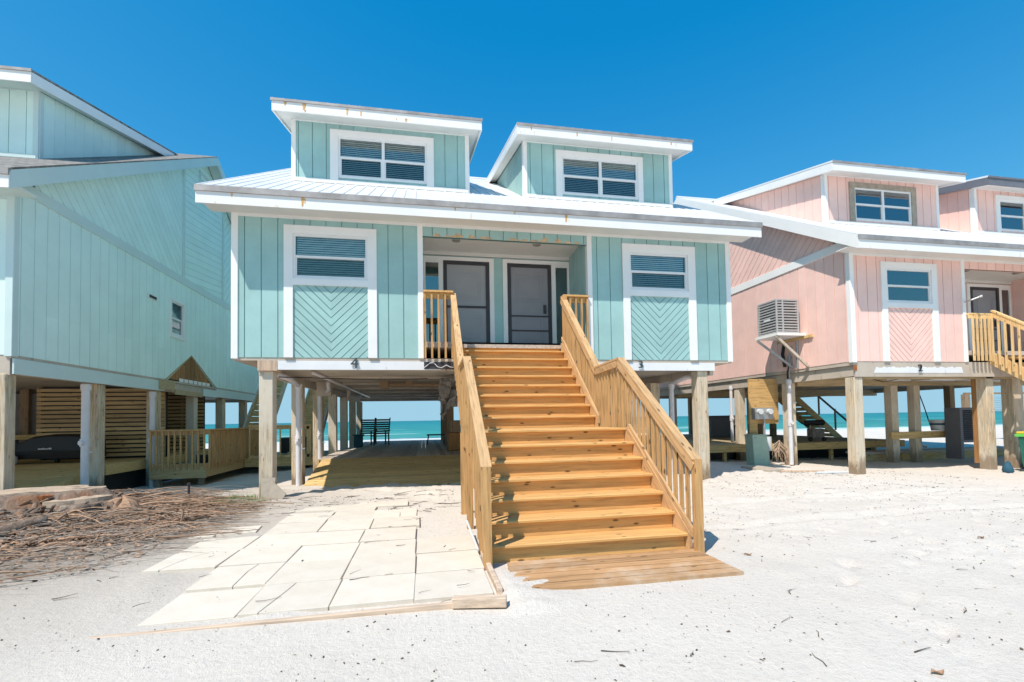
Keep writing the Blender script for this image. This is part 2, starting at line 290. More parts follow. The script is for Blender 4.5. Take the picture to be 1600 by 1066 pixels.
# ------------------------------------------------------------------ mesh helpers
def FR(o, u, v, w):
    o = Vector(o); u = Vector(u); v = Vector(v); w = Vector(w)
    return lambda a, b, c: o + u*a + v*b + w*c
WORLD = FR((0, 0, 0), (1, 0, 0), (0, 1, 0), (0, 0, 1))
def front(x0, y0, z0=0): return FR((x0, y0, z0), (1, 0, 0), (0, 0, 1), (0, -1, 0))
def side_r(x, y0, z0=0): return FR((x, y0, z0), (0, 1, 0), (0, 0, 1), (1, 0, 0))
def side_l(x, y0, z0=0): return FR((x, y0, z0), (0, 1, 0), (0, 0, 1), (-1, 0, 0))
class MB:
    def __init__(s, f=WORLD): s.v = []; s.f = []; s.fr = f; s.smooth = False
    def pts(s, P):
        k = len(s.v); s.v.extend([tuple(p) for p in P]); return k
    def box(s, a0, a1, b0, b1, c0, c1, fr=None):
        fr = fr or s.fr
        k = s.pts([fr(a, b, c) for c in (c0, c1) for b in (b0, b1) for a in (a0, a1)])
        for q in ((0, 1, 3, 2), (4, 6, 7, 5), (0, 4, 5, 1), (2, 3, 7, 6), (0, 2, 6, 4), (1, 5, 7, 3)): s.f.append(tuple(k+i for i in q))
        return s
    def prism(s, poly, c0, c1, fr=None):
        fr = fr or s.fr; n = len(poly)
        k = s.pts([fr(a, b, c0) for a, b in poly] + [fr(a, b, c1) for a, b in poly])
        s.f.append(tuple(k+i for i in range(n))); s.f.append(tuple(k+n+i for i in reversed(range(n))))
        for i in range(n): j = (i+1) % n; s.f.append((k+i, k+j, k+n+j, k+n+i))
        return s
    def beam(s, p, q, wd, ht, up=(0, 0, 1)):
        """box whose long axis runs p->q, wd across, ht along up"""
        p = Vector(p); q = Vector(q); d = (q-p).normalized(); up = Vector(up); sd_ = d.cross(up).normalized(); u2 = sd_.cross(d).normalized()
        P = [e + sd_*a*wd/2 + u2*b*ht/2 for e in (p, q) for b in (-1, 1) for a in (-1, 1)]
        k = s.pts(P)
        for f in ((0, 1, 3, 2), (4, 6, 7, 5), (0, 4, 5, 1), (2, 3, 7, 6), (0, 2, 6, 4), (1, 5, 7, 3)): s.f.append(tuple(k+i for i in f))
        return s
    def tube(s, path, rad, n=8, cap=True):
        path = [Vector(p) for p in path]
        if not isinstance(rad, (list, tuple)): rad = [rad]*len(path)
        rings = []; prev = None
        for i, p in enumerate(path):
            d = (path[min(i+1, len(path)-1)] - path[max(i-1, 0)]).normalized()
            if prev is None:
                a = Vector((0, 0, 1)) if abs(d.z) < 0.9 else Vector((1, 0, 0)); prev = d.cross(a).normalized()
            prev = (prev - d*prev.dot(d)).normalized(); b = d.cross(prev)
            rings.append(s.pts([p + (prev*math.cos(t*2*math.pi/n) + b*math.sin(t*2*math.pi/n))*rad[i] for t in range(n)]))
        for i in range(len(rings)-1):
            for t in range(n):
                u = (t+1) % n; s.f.append((rings[i]+t, rings[i]+u, rings[i+1]+u, rings[i+1]+t))
        if cap: s.f.append(tuple(rings[0]+t for t in reversed(range(n)))); s.f.append(tuple(rings[-1]+t for t in range(n)))
        return s
    def strips(s, poly, ang, pitch, gap, c0, c1, phase=0.0, fr=None):
        """boards inside a convex polygon; ang = direction boards run, degrees from +u"""
        d = (math.cos(R(ang)), math.sin(R(ang))); nrm = (-d[1], d[0])
        t = [a*nrm[0]+b*nrm[1] for a, b in poly]; k0 = math.floor((min(t)-phase)/pitch)-1; k1 = math.ceil((max(t)-phase)/pitch)+1
        for k in range(k0, k1):
            lo = phase+k*pitch+gap/2; hi = phase+(k+1)*pitch-gap/2
            q = clip(clip(poly, nrm, lo), (-nrm[0], -nrm[1]), -hi)
            if len(q) >= 3 and area(q) > 1e-4: s.prism(q, c0, c1, fr)
        return s
    def build(s, name, mat, parent=None, label=None, bevel=0.0, local=False, smooth=False):
        me = bpy.data.meshes.new(name); vs = s.v
        o = bpy.data.objects.new(name, me); COL.objects.link(o)
        if parent is not None:
            o.parent = parent
            if not local:
                r = parent
                off = Vector((0, 0, 0))
                while r is not None: off += Vector(r.location); r = r.parent
                vs = [tuple(Vector(p)-off) for p in vs]
        me.from_pydata(vs, [], s.f); me.update()
        bm = bmesh.new(); bm.from_mesh(me); bmesh.ops.recalc_face_normals(bm, faces=bm.faces)
        if bevel: bmesh.ops.bevel(bm, geom=list(bm.edges), offset=bevel, segments=1, affect='EDGES', clamp_overlap=True)
        bm.to_mesh(me); bm.free()
        if smooth:
            for p in me.polygons: p.use_smooth = True
        me.materials.append(mat)
        if label: o['label'] = label
        return o
def clip(poly, n, d):
    out = []
    for i in range(len(poly)):
        a = poly[i]; b = poly[(i+1) % len(poly)]; da = a[0]*n[0]+a[1]*n[1]-d; db = b[0]*n[0]+b[1]*n[1]-d
        if da >= 0: out.append(a)
        if (da >= 0) != (db >= 0):
            t = da/(da-db); out.append((a[0]+(b[0]-a[0])*t, a[1]+(b[1]-a[1])*t))
    return out
def area(q): return abs(sum(q[i][0]*q[(i+1) % len(q)][1]-q[(i+1) % len(q)][0]*q[i][1] for i in range(len(q))))/2
def rect(a0, a1, b0, b1): return [(a0, b0), (a1, b0), (a1, b1), (a0, b1)]
def tag(o, label, cat, group=None, kind=None):
    o['label'] = label; o['category'] = cat
    if group: o['group'] = group
    if kind: o['kind'] = kind
    return o
def thing(name, loc, label, cat, group=None):
    o = bpy.data.objects.new(name, None); COL.objects.link(o); o.location = loc; o.empty_display_size = 0.2
    return tag(o, label, cat, group)
def text_mesh(name, txt, size, depth, fr_o, mat, parent, axis='front', sx=1.0):
    c = bpy.data.curves.new(name, 'FONT'); c.body = txt; c.size = size; c.extrude = depth; c.align_x = 'CENTER'; c.align_y = 'CENTER'
    t = bpy.data.objects.new(name, c); COL.objects.link(t)
    me = bpy.data.meshes.new_from_object(t.evaluated_get(bpy.context.evaluated_depsgraph_get()))
    bpy.data.objects.remove(t)
    o = bpy.data.objects.new(name, me); COL.objects.link(o); o.parent = parent; o.location = Vector(fr_o)-Vector(parent.location)
    o.rotation_euler = (R(90), 0, 0); o.scale = (sx, 1, 1); me.materials.clear(); me.materials.append(mat); return o

# ------------------------------------------------------------------ setting: ground, sea
_rf = random.Random(5); DENT = {}
def _dent(x, y, rx, ry, a, d):
    for i in range(int((x-0.5)//0.5), int((x+0.5)//0.5)+1):
        for j in range(int((y-0.5)//0.5), int((y+0.5)//0.5)+1): DENT.setdefault((i, j), []).append((x, y, rx, ry, math.cos(a), math.sin(a), d))
for _k in range(34):                       # walking tracks of paired footprints
    if _k < 16: _x, _y, _a = _rf.uniform(-3, 12), _rf.uniform(8.2, 12), _rf.uniform(-0.6, 0.6)
    else: _x, _y, _a = _rf.uniform(3.4, 10), _rf.uniform(2.5, 8), _rf.uniform(0, 6.3)
    for _i in range(_rf.randint(4, 10)):
        _s = 1 if _i % 2 else -1
        _dent(_x-math.sin(_a)*0.11*_s, _y+math.cos(_a)*0.11*_s, 0.15, 0.07, _a, _rf.uniform(0.018, 0.04) if _k < 16 else _rf.uniform(0.025, 0.04)); _x += math.cos(_a)*0.55; _y += math.sin(_a)*0.55; _a += _rf.uniform(-0.15, 0.15)
def gz(x, y):
    """height of the sand"""
    h = 0.05*math.exp(-((x+3)**2+(y-10.5)**2)/6) + 0.05*math.exp(-((x-8.5)**2+(y-11)**2)/8)
    h += -0.12*max(0, min(1, (y-10.8)/3))*max(0, min(1, (-4.2-x)/1.5))
    h += 0.22*math.exp(-((x+6.6)**2/5+(y-9.3)**2/3.2))
    m = max(0, min(1, (x-9.5)/4)); h -= 0.07*m
    if y > 26: h -= min(1.6, (y-26)*0.0235)
    e = max(0.0, min(1.0, max(y-4.6-3.2*(x < 0.7), 0)/1.5, )) if x < 3.3 else 1.0
    nse = noise.noise(Vector((x*0.7, y*0.7, 0)))*0.035 + noise.noise(Vector((x*2.3, y*2.3, 3)))*0.022 + abs(noise.noise(Vector((x*5.1, y*5.1, 7))))*0.028*(1 if y > 7 else 0.4)
    k = 0.25 + 0.75*e
    if -3.2 < x < 3.2 and 3.6 < y < 9.0: k = 0.12
    for (dx, dy, rx, ry, c, s_, d) in DENT.get((int(x//0.5), int(y//0.5)), ()):
        if 0.5 < x < 3.4 and y < 10: continue
        u_ = ((x-dx)*c+(y-dy)*s_)/rx; v_ = (-(x-dx)*s_+(y-dy)*c)/ry; q_ = u_*u_+v_*v_
        if q_ < 4 and not (-3.0 < x < 0.7 and y < 9.0): h += -d*math.exp(-q_*1.5)+d*0.45*math.exp(-(math.sqrt(q_)-1.45)**2*7)
    if x < 2.6 and 0.7 < x and 3.8 < y < 4.9: h += 0.06*max(0, min(1, (1.35-x)/0.45))*max(0, min(1, (4.95-y)/0.5))*(0.75+0.7*noise.noise(Vector((x*5, y*22, 2))))
    if 8.6 < y < 12 and -6 < x < 9: h += 0.07*abs(noise.noise(Vector((x*1.9, y*2.6, 9))))*min(1, (y-8.6))*(0 if 0.4 < x < 3.5 and y < 9.5 else 1)
    if -3.0 < x < 0.66 and 4.1 < y < 9.2: h += 0.075*max(0, noise.noise(Vector((x*1.3, y*1.3, 20)))-0.17+0.10*noise.noise(Vector((x*6, y*6, 1))))
    # shallow wheel ruts curving across the drive
    if x > 3.4 and 1.5 < y < 10:
        for off in (0.0, 1.5):
            t_ = y-(5.6+off+0.10*(x-4)+0.35*math.sin(x*0.35)); h += -0.030*math.exp(-(t_/0.12)**2)+0.020*math.exp(-((abs(t_)-0.22)/0.08)**2)
    return h + nse*k
def ground():
    xs = []; x = -30.0
    def axis(lo, hi, brk):
        a = []; t = lo
        while t < hi:
            a.append(t)
            d = 0
            for (b0, b1, st) in brk:
                if b0 <= t < b1: d = st
            t += d
        a.append(hi); return a
    X = axis(-3000, 3000, [(-3000, -200, 700), (-200, -40, 40), (-40, -12, 2), (-12, -6, 0.2), (-6, 11, 0.075), (11, 18, 0.14), (18, 60, 2), (60, 200, 40), (200, 3000, 700)])
    Y = axis(-2200, 200, [(-2200, -200, 500), (-200, -20, 30), (-20, 0, 2), (0, 1.5, 0.25), (1.5, 12.6, 0.075), (12.6, 18, 0.2), (18, 30, 1), (30, 200, 10)])
    v = [(x, y, gz(x, y)) for y in Y for x in X]; nx = len(X)
    f = [(j*nx+i, j*nx+i+1, (j+1)*nx+i+1, (j+1)*nx+i) for j in range(len(Y)-1) for i in range(nx-1)]
    me = bpy.data.meshes.new('ground'); me.from_pydata(v, [], f); me.materials.append(M['sand'])
    for p in me.polygons: p.use_smooth = True
    o = bpy.data.objects.new('ground', me); COL.objects.link(o); o['kind'] = 'structure'
ground()
o = MB().box(-30000, 30000, 40, 40000, -0.9, -0.8).build('sea', M['sea']); o['kind'] = 'structure'

# ------------------------------------------------------------------ building kit
def window(root, fr, u0, u1, v0, v1, double=False, casing=None, case_mat='white', blind='blind', tops='glass', bots='glass_screen', label=None, legs=None, sill=None):
    """u0..v1 is the vinyl unit; casing=(cu0,cu1,cv1) outer edges; legs = z the side boards run down to"""
    c0, c1, ct = casing; cb = legs if legs is not None else v0-0.1; w0, w1 = 0.012, 0.045
    m = MB(fr); m.box(c0, u0, cb, ct, w0, w1); m.box(u1, c1, cb, ct, w0, w1); m.box(u0, u1, v1, ct, w0, w1)
    if sill: m.box(u0, u1, sill, v0, w0, w1)
    win = m.build('window', M[case_mat], root, label)
    fm = MB(fr); t = 0.045; a, b = -0.03, 0.02
    fm.box(u0, u1, v1-t, v1, a, b); fm.box(u0, u1, v0, v0+t, a, b); fm.box(u0, u0+t, v0+t, v1-t, a, b); fm.box(u1-t, u1, v0+t, v1-t, a, b)
    mid = (u0+u1)/2; bays = [(u0+t, mid-0.035), (mid+0.035, u1-t)] if double else [(u0+t, u1-t)]
    if double: fm.box(mid-0.035, mid+0.035, v0+t, v1-t, a, b+0.004)
    vm = (v0+v1)/2
    for q0, q1 in bays:
        fm.box(q0, q1, vm-0.025, vm+0.025, a, b-0.003)
        fm.box(q0, q0+0.025, v0+t, vm-0.025, a, b-0.012); fm.box(q1-0.025, q1, v0+t, vm-0.025, a, b-0.012); fm.box(q0+0.025, q1-0.025, v0+t, v0+t+0.03, a, b-0.012)
    fm.build('sash_frame', M['vinyl'], win, bevel=0.003)
    g1 = MB(fr); g2 = MB(fr); bl = MB(fr)
    for q0, q1 in bays:
        g1.box(q0, q1, vm+0.02, v1-t, -0.012, -0.008); g2.box(q0+0.02, q1-0.02, v0+t, vm-0.02, -0.022, -0.018)
        if blind:
            z = v0+t+0.01
            while z < v1-t:
                bl.prism([(0, 0), (0, 0.004), (0, 0)], 0, 0) if False else None
                k = bl.pts([fr(q0+0.01, z, -0.055), fr(q1-0.01, z, -0.055), fr(q1-0.01, z+0.036, -0.085), fr(q0+0.01, z+0.036, -0.085),
                            fr(q0+0.01, z-0.002, -0.056), fr(q1-0.01, z-0.002, -0.056), fr(q1-0.01, z+0.034, -0.087), fr(q0+0.01, z+0.034, -0.087)])
                for q in ((0, 1, 2, 3), (7, 6, 5, 4), (0, 4, 5, 1), (3, 2, 6, 7), (0, 3, 7, 4), (1, 5, 6, 2)): bl.f.append(tuple(k+i for i in q))
                z += 0.046
    g1.build('window_pane', M[tops], win); g2.build('window_pane', M[bots], win)
    if blind: bl.build('blind', M[blind], win)
    MB(fr).box(u0-0.03, u1+0.03, v0-0.03, v1+0.03, -0.16, -0.13).build('room_shade_panel', M['unlit_room'], win)  # near-black sheet painted as the shade of the room behind the glass
    return win
WD = 10.84
def pile(root, x, y, z0, z1, w=0.26, mat='post'):
    m = MB(); m.box(x-w/2, x+w/2, y-w/2, y+w/2, z0, z1)
    return m.build('piling', M[mat], root, bevel=0.012)
def pipe(root, x, y, z0, z1, r=0.055, band=1.15, mat='pvc'):
    m = MB(); m.tube([(x, y, z0), (x, y, z1)], r, 14)
    m.tube([(x, y, z1-0.14), (x, y, z1-0.02)], r+0.018, 14); m.tube([(x, y, band-0.09), (x, y, band+0.09)], r+0.016, 14)
    m.tube([(x, y-r, band), (x-0.02, y-r-0.06, band)], r*0.75, 12)
    m.box(x-0.02, x+0.14, y-0.01, y+0.01, band-0.22, band-0.195)
    return m.build('drain_pipe', M[mat], root, smooth=False)
EAVE = 5.93; SL = 0.583; OVH = 0.66; RO = 0.40; DEP = 15.0
def roofz(yl): return EAVE + SL*(yl+OVH) if yl <= 7.5 else EAVE + SL*(15+OVH-yl)

def house(name, x0, y0, label, wallm, trim='white', fascia='white_rust', roofm='metalroof', base=2.86, inset=0.44, front_detail=True, sides='', peel=False,
          win_mat=('white', 'white'), number=None, dormer_case=('white', 'white'), glass=('glass', 'glass_screen'), blinds='blind', dark_dormer=False, dormer_blinds=None):
    H = thing(name, (x0+WD/2, y0, 0), label, 'house')
    Wm = M[wallm]; T = M[trim]; ff = front(x0, y0); top = 5.86
    # solid core keeps light out of the house
    c = MB(); c.box(x0+0.06, x0+3.55, y0+0.2, y0+DEP-0.05, base+0.02, top); c.box(x0+7.42, x0+WD-0.06, y0+0.2, y0+DEP-0.05, base+0.02, top)
    c.box(x0+3.55, x0+7.42, y0+1.5, y0+DEP-0.06, base+0.02, top)
    c.build('light_block_core', M['unlit_room'], H)  # unseen filler added to block light, no real partition
    # front walls
    m = MB(ff); g0, g1 = -0.012, 0.012
    u0L, u1L, u0R, u1R = 1.10, 2.54, 8.30, 9.76
    def face(poly, back=True):
        if back: m.prism(poly, -0.06, g0)
        m.strips(poly, 90, 0.305, 0.018, g0, g1, 0.1)
    for (a, b) in ((0.02, u0L), (u1L, 3.58)): face(rect(a, b, base, top))
    face(rect(u0L, u1L, 5.36, top)); 
    for (a, b) in ((7.36, u0R), (u1R, WD-0.02)): face(rect(a, b, base, top))
    face(rect(u0R, u1R, 5.33, top)); face(rect(3.62, 7.33, 5.46, top))
    # chevron panels under the windows
    for (a, b, zt) in ((u0L, u1L, 4.45), (u0R, u1R, 4.47)):
        mid = (a+b)/2; m.prism(rect(a, b, base, zt), -0.06, g0)
        z0_ = base
        m.strips([(a, z0_), (mid, z0_), (mid, zt), (a, zt)], -45, 0.118, 0.014, g0, g1, (mid*math.sin(R(45)))+0.0)
        m.strips([(mid, z0_), (b, z0_), (b, zt), (mid, zt)], 45, 0.118, 0.014, g0, g1, -(mid*math.sin(R(45)))+0.0)
    m.build('front_wall', Wm, H)
    # trim boards
    t = MB(ff)
    t.box(-0.03, 0.09, base-0.03, 5.72, -0.02, 0.035); t.box(WD-0.09, WD+0.03, base-0.03, 5.72, -0.02, 0.035)
    t.box(3.55, 3.66, base, 5.72, -0.09, 0.036); t.box(7.29, 7.40, base, 5.72, -0.09, 0.036)
    t.box(-0.03, WD+0.03, 5.66, 5.76, 0.0, 0.03)
    t.build('corner_trim', T, H, bevel=0.004)
    # porch recess
    p = MB(); bk = front(x0, y0+1.32)
    p.strips(rect(3.65, 7.30, 3.15, 5.74), 90, 0.305, 0.018, -0.012, 0.012, 0.2, bk); p.prism(rect(3.65, 7.30, 3.15, 5.74), -0.06, -0.012, bk)
    sr = side_l(x0+7.29, y0); p.strips(rect(0.10, 1.30, 3.15, 5.74), 90, 0.305, 0.018, 0.0, 0.012, 0, sr); p.prism(rect(0.10, 1.3, 3.15, 5.74), -0.06, 0.0, sr)
    sl = side_r(x0+3.66, y0); p.strips(rect(0.10, 1.30, 3.15, 5.74), 90, 0.305, 0.018, 0.0, 0.012, 0, sl); p.prism(rect(0.10, 1.3, 3.15, 5.74), -0.06, 0.0, sl)
    p.box(x0+3.66, x0+7.29, y0+0.02, y0+0.09, 5.46, 5.70)
    p.build('porch_wall', Wm, H)
    q = MB(); q.box(x0+3.66, x0+7.29, y0+0.09, y0+1.31, 5.60, 5.66); q.box(x0+3.66, x0+7.29, y0+1.24, y0+1.30, 5.52, 5.599); q.build('porch_ceiling', M['soffit'], H)
    MB().box(x0+3.66, x0+7.29, y0+0.0, y0+1.31, 3.10, 3.215).build('porch_floor', M['deck_grey'], H)
    for lx in (4.4, 6.25):
        MB().tube([(x0+lx, y0+0.45, 5.56), (x0+lx, y0+0.45, 5.602)], 0.09, 14).build('ceiling_light', M['drip'], H)
    # doors
    def doorset(lx, flip, dm):
        sg = -1 if flip else 1
        def X(a): return lx + sg*a
        def bx(mm, a, b, z0_, z1_, w0, w1): mm.box(min(X(a), X(b)), max(X(a), X(b)), z0_, z1_, w0, w1, bk)
        tr = MB(bk); bx(tr, 0, 0.055, 3.22, 5.49, 0.013, 0.05); bx(tr, 0.36, 0.47, 3.22, 5.40, 0.013, 0.05); bx(tr, 1.59, 1.70, 3.22, 5.49, 0.013, 0.05); bx(tr, 0.055, 1.59, 5.40, 5.49, 0.013, 0.05)
        bx(tr, 0.055, 0.36, 5.34, 5.399, 0.013, 0.045); bx(tr, 0.055, 0.36, 3.22, 3.30, 0.013, 0.045)
        D = tr.build('door', M['white'], H)
        fr_ = MB(bk); bx(fr_, 0.475, 0.56, 3.22, 5.39, 0.013, 0.06); bx(fr_, 1.50, 1.585, 3.22, 5.39, 0.013, 0.06); bx(fr_, 0.56, 1.50, 5.31, 5.39, 0.013, 0.06); bx(fr_, 0.56, 1.50, 3.22, 3.31, 0.013, 0.06)
        if not flip: bx(fr_, 0.56, 1.50, 4.26, 4.31, 0.03, 0.055)
        else: bx(fr_, 0.56, 1.50, 4.08, 4.11, 0.03, 0.055); bx(fr_, 0.56, 1.50, 3.72, 3.75, 0.03, 0.055); bx(fr_, 0.62, 0.69, 4.16, 4.38, 0.05, 0.075)
        fr_.build('door_frame', M['doorframe'], D, bevel=0.004)
        s_ = MB(bk); bx(s_, 0.56, 1.50, 3.31, 5.31, 0.013, 0.022)
        for (za, zb) in ((4.45, 5.12), (3.45, 4.10)):
            for k in (0, 0.07): 
                a, b = 0.68+k, 1.38-k
                bx(s_, a, b, zb-0.015-k, zb-k, 0.022, 0.030); bx(s_, a, b, za+k, za+0.015+k, 0.022, 0.030); bx(s_, a, a+0.015, za+k+0.015, zb-k-0.015, 0.022, 0.030); bx(s_, b-0.015, b, za+k+0.015, zb-k-0.015, 0.022, 0.030)
        s_.build('door_panel', M[dm], D)
        gl = MB(bk); bx(gl, 0.055, 0.36, 3.30, 5.34, 0.020, 0.024); gl.build('side_light', M['glass_dark'], D)
        rr = MB(bk); bx(rr, 0.055, 0.36, 3.30, 5.34, 0.0125, 0.014); rr.build('side_light_curtain', M['bluecloth'], D)
    doorset(3.665, False, 'door'); doorset(7.285, True, 'door2')
    # windows of the front
    window(H, ff, u0L, u1L, 4.45, 5.36, casing=(0.93, 2.72, 5.53), case_mat=win_mat[0], legs=base, sill=4.32, blind=blinds, tops=glass[0], bots=glass[1])
    window(H, ff, u0R, u1R, 4.47, 5.33, casing=(8.13, 9.95, 5.53), case_mat=win_mat[1], legs=base, sill=4.33, blind=blinds, tops=glass[0], bots=glass[1])
    lg = MB(ff)
    for a in (0.0,):
        lg.box(u0L-0.001, u0L+0.045, base, 4.318, 0.013, 0.043); lg.box(u1L-0.045, u1L+0.001, base, 4.318, 0.013, 0.043)
        lg.box(u0R-0.001, u0R+0.045, base, 4.328, 0.013, 0.043); lg.box(u1R-0.045, u1R+0.001, base, 4.328, 0.013, 0.043)
    # roof
    xa, xb = x0-RO, x0+WD+RO; th = 0.05
    rf = MB(); pr = FR((xa, y0, 0), (0, 1, 0), (0, 0, 1), (1, 0, 0))
    ridge = 7.5
    prof = [(-OVH, EAVE-th), (ridge, roofz(ridge)-th), (15+OVH, EAVE-th), (15+OVH, EAVE), (ridge, roofz(ridge)), (-OVH, EAVE)]
    rf.prism(prof, 0, xb-xa, pr)
    if roofm == 'metalroof':
        k = 0
        while k*0.229 < xb-xa-0.03:
            xx = k*0.229+0.01; hgt = 0.014
            for (p0, p1) in (((-OVH-0.005, EAVE-0.002), (ridge, roofz(ridge)-0.002)), ((15+OVH, EAVE-0.002), (ridge, roofz(ridge)-0.002))):
                rf.prism([p0, p1, (p1[0], p1[1]+hgt), (p0[0], p0[1]+hgt)], xx, xx+0.035, pr)
            k += 1
        rf.tube([(xa, y0+ridge, roofz(ridge)), (xb, y0+ridge, roofz(ridge))], 0.07, 8)
    Rf = rf.build('roof', M[roofm], H)
    dd = MB(); dd.box(xa-0.012, xb+0.012, y0-OVH-0.03, y0-OVH+0.0, EAVE-0.115, EAVE-0.004); dd.build('drip_edge', M['drip'], Rf)
    fa = MB(); fa.box(xa, xb, y0-OVH+0.001, y0-OVH+0.03, 5.60, EAVE-th-0.002); fa.build('fascia', M[fascia], Rf)
    sf = MB(); sf.box(xa+0.01, xb-0.01, y0-OVH+0.031, y0+0.0, 5.72, 5.745)
    for (a, b) in ((x0-RO+0.035, x0-0.03), (x0+WD+0.03, x0+WD+RO-0.035)):
        sf.prism([(0.0, roofz(0)-0.16), (ridge, roofz(ridge)-0.16), (15.0, roofz(15)-0.16), (15.0, roofz(15)-0.14), (ridge, roofz(ridge)-0.14), (0.0, roofz(0)-0.14)], a-xa, b-xa, pr)
    sf.build('soffit', M['soffit'] if trim == 'white' else M[trim], Rf)
    for (a, b) in ((-0.004, 0.03), (xb-xa-0.03, xb-xa+0.004)):
        rk = MB(); rk.prism([(-OVH+0.032, 5.60), (ridge, roofz(ridge)-0.30), (15+OVH, 5.60), (15+OVH, EAVE-0.01), (ridge, roofz(ridge)-0.01), (-OVH+0.032, EAVE-0.01)], a, b, pr)
        rk.build('rake_board', M['white'] if trim == 'white' else M[trim], Rf)
    if roofm == 'shingle':
        g = MB(); g.prism([(-OVH, EAVE+0.002), (ridge, roofz(ridge)+0.002), (ridge, roofz(ridge)+0.014), (-OVH, EAVE+0.014)], -0.02, xb-xa+0.02, pr); g.build('shingle_edge', M['shingle'], Rf)
    # sides
    for sd_ in sides:
        fr = side_r(x0+WD, y0) if sd_ == 'R' else side_l(x0, y0)
        s = MB(fr); gt = lambda u: roofz(u)-0.16
        holes = SIDE_HOLES.get(name, [])
        regs = [rect(0.0, DEP, base, 5.86)]
        if name == 'pale_beach_house':
            # window and triangular torn patch
            s_regs = [rect(0, 5.36, base, 5.86), rect(6.06, DEP, 3.72, 5.86), rect(5.36, 6.06, 5.20, 5.86), rect(5.36, 6.06, 3.72, 4.20), rect(4.9, 5.36, 3.72, 5.86),
                      [(0, base), (5.2, base), (6.6, 3.72), (5.36, 3.72), (0, 3.72)]]
            regs = [rect(0, 5.36, 3.72, 5.86), rect(5.36, 6.06, 5.20, 5.86), rect(5.36, 6.06, 3.72, 4.20), rect(6.06, DEP, 3.72, 5.86),
                    [(0, base), (5.2, base), (6.6, 3.72), (0, 3.72)], [(8.25, base), (DEP, base), (DEP, 3.72), (6.6, 3.72)]]
        for r_ in regs:
            s.prism(r_, -0.06, g0); s.strips(r_, 90, 0.305 if sd_ == 'R' else 0.305, 0.018, g0, g1, 0.15)
        b0 = 6.08
        A = [(0.45, b0), (6.0, b0), (6.0, gt(6.0)), (0.45, gt(0.45))]; A = [(max(0.3, a), b) for a, b in A]
        Bq = [(6.1, b0), (8.9, b0), (8.9, gt(8.9)), (7.5, gt(7.5)), (6.1, gt(6.1))]
        Cq = [(9.0, b0), (14.6, b0), (9.0, gt(9.0))]
        for P_ in (A, Bq, Cq): s.prism(P_, -0.06, g0)
        s.strips(A, -45, 0.215, 0.02, g0, g1); s.strips(Bq, 6.5, 0.21, 0.02, g0, g1, 0.03); s.strips(Cq, 45, 0.215, 0.02, g0, g1)
        s.build('side_wall', Wm, H)
        t = MB(fr); t.box(0.0, DEP, 5.86, 6.09, 0.0, 0.04); t.box(5.99, 6.11, 6.09, gt(5.99), 0.0, 0.036); t.box(8.88, 9.0, 6.09, gt(9.0)+0.01, 0.0, 0.036)
        t.box(-0.03, 0.09, base-0.03, 5.86, 0.0, 0.035)
        t.build('belt_trim', T, H, bevel=0.004)
    # dormers
    dy = 1.40
    for i, (a, b, wu0, wu1, cu0, cu1) in enumerate(((0.74, 4.78, 1.74, 3.78, 1.54, 3.97), (6.20, 10.22, 7.18, 9.26, 7.0, 9.42))):
        fd = front(x0, y0+dy); zb = roofz(dy)+0.02; zt = 8.58
        dr = lambda u: 8.44 + 0.26*(u-0.86)  # underside line of the shed roof (local y)
        m = MB(fd)
        for r_ in (rect(a, wu0, zb, zt), rect(wu1, b, zb, zt), rect(wu0, wu1, zb, 7.28), rect(wu0, wu1, 8.26, zt)):
            m.prism(r_, -0.06, g0); m.strips(r_, 90, 0.305, 0.018, g0, g1, 0.05)
        for (fr, xx) in ((side_l(x0+a, y0), 0), (side_r(x0+b, y0), 0)):
            yb = (8.44-0.26*0.86-EAVE-SL*OVH)/(SL-0.26)
            tri = [(dy+0.0, roofz(dy)+0.01), (yb, roofz(yb)), (dy+0.0, dr(dy))]
            m.prism(tri, -0.06, -0.001, fr); m.strips(tri, 90, 0.305, 0.018, -0.001, 0.012, 0, fr)
        # unseen solid core, keeps light out of the dormer
        m2 = MB(); m2.prism([(dy+0.2, roofz(dy)), (yb-0.3, roofz(yb)-0.3), (dy+0.2, dr(dy)-0.02)], a+0.1, b-0.1, FR((x0, y0, 0), (0, 1, 0), (0, 0, 1), (1, 0, 0))); 
        D = m.build('dormer', Wm, H); m2.build('light_block_core', M['unlit_room'], D)
        t = MB(fd); t.box(a-0.025, a+0.07, zb-0.04, zt, 0.0, 0.036); t.box(b-0.07, b+0.025, zb-0.04, zt, 0.0, 0.036); t.box(a, b, zt-0.03, zt-0.0, 0.0, 0.02)
        t.box(a+0.0, b, zb-0.03, zb+0.06, 0.0, 0.05)
        for xx in (a-0.036, b):
            t.box(xx, xx+0.036, zb-0.04, zt, -0.10, 0.0)
        t.build('dormer_trim', T, D, bevel=0.004)
        pp = FR((x0, y0, -0.06), (0, 1, 0), (0, 0, 1), (1, 0, 0)); ye = yb+0.55
        r1 = MB(); r1.prism([(0.80, 8.66), (ye, 8.66+0.26*(ye-0.80)), (ye, 8.70+0.26*(ye-0.8)), (0.80, 8.70)], a-0.29, b+0.29, pp)
        k = 0
        while roofm == 'metalroof' and k*0.229 < b-a+0.55:
            r1.prism([(0.79, 8.698), (ye, 8.698+0.26*(ye-0.80)), (ye, 8.712+0.26*(ye-0.8)), (0.79, 8.712)], a-0.285+k*0.229, a-0.25+k*0.229, pp); k += 1
        r1.build('dormer_roof', M[roofm], D)
        dk = M['drip'] if not (dark_dormer and i == 1) else M['louver']
        MB().box(x0+a-0.30, x0+b+0.30, y0+0.775, y0+0.80, 8.585, 8.64).build('drip_edge', dk, D)
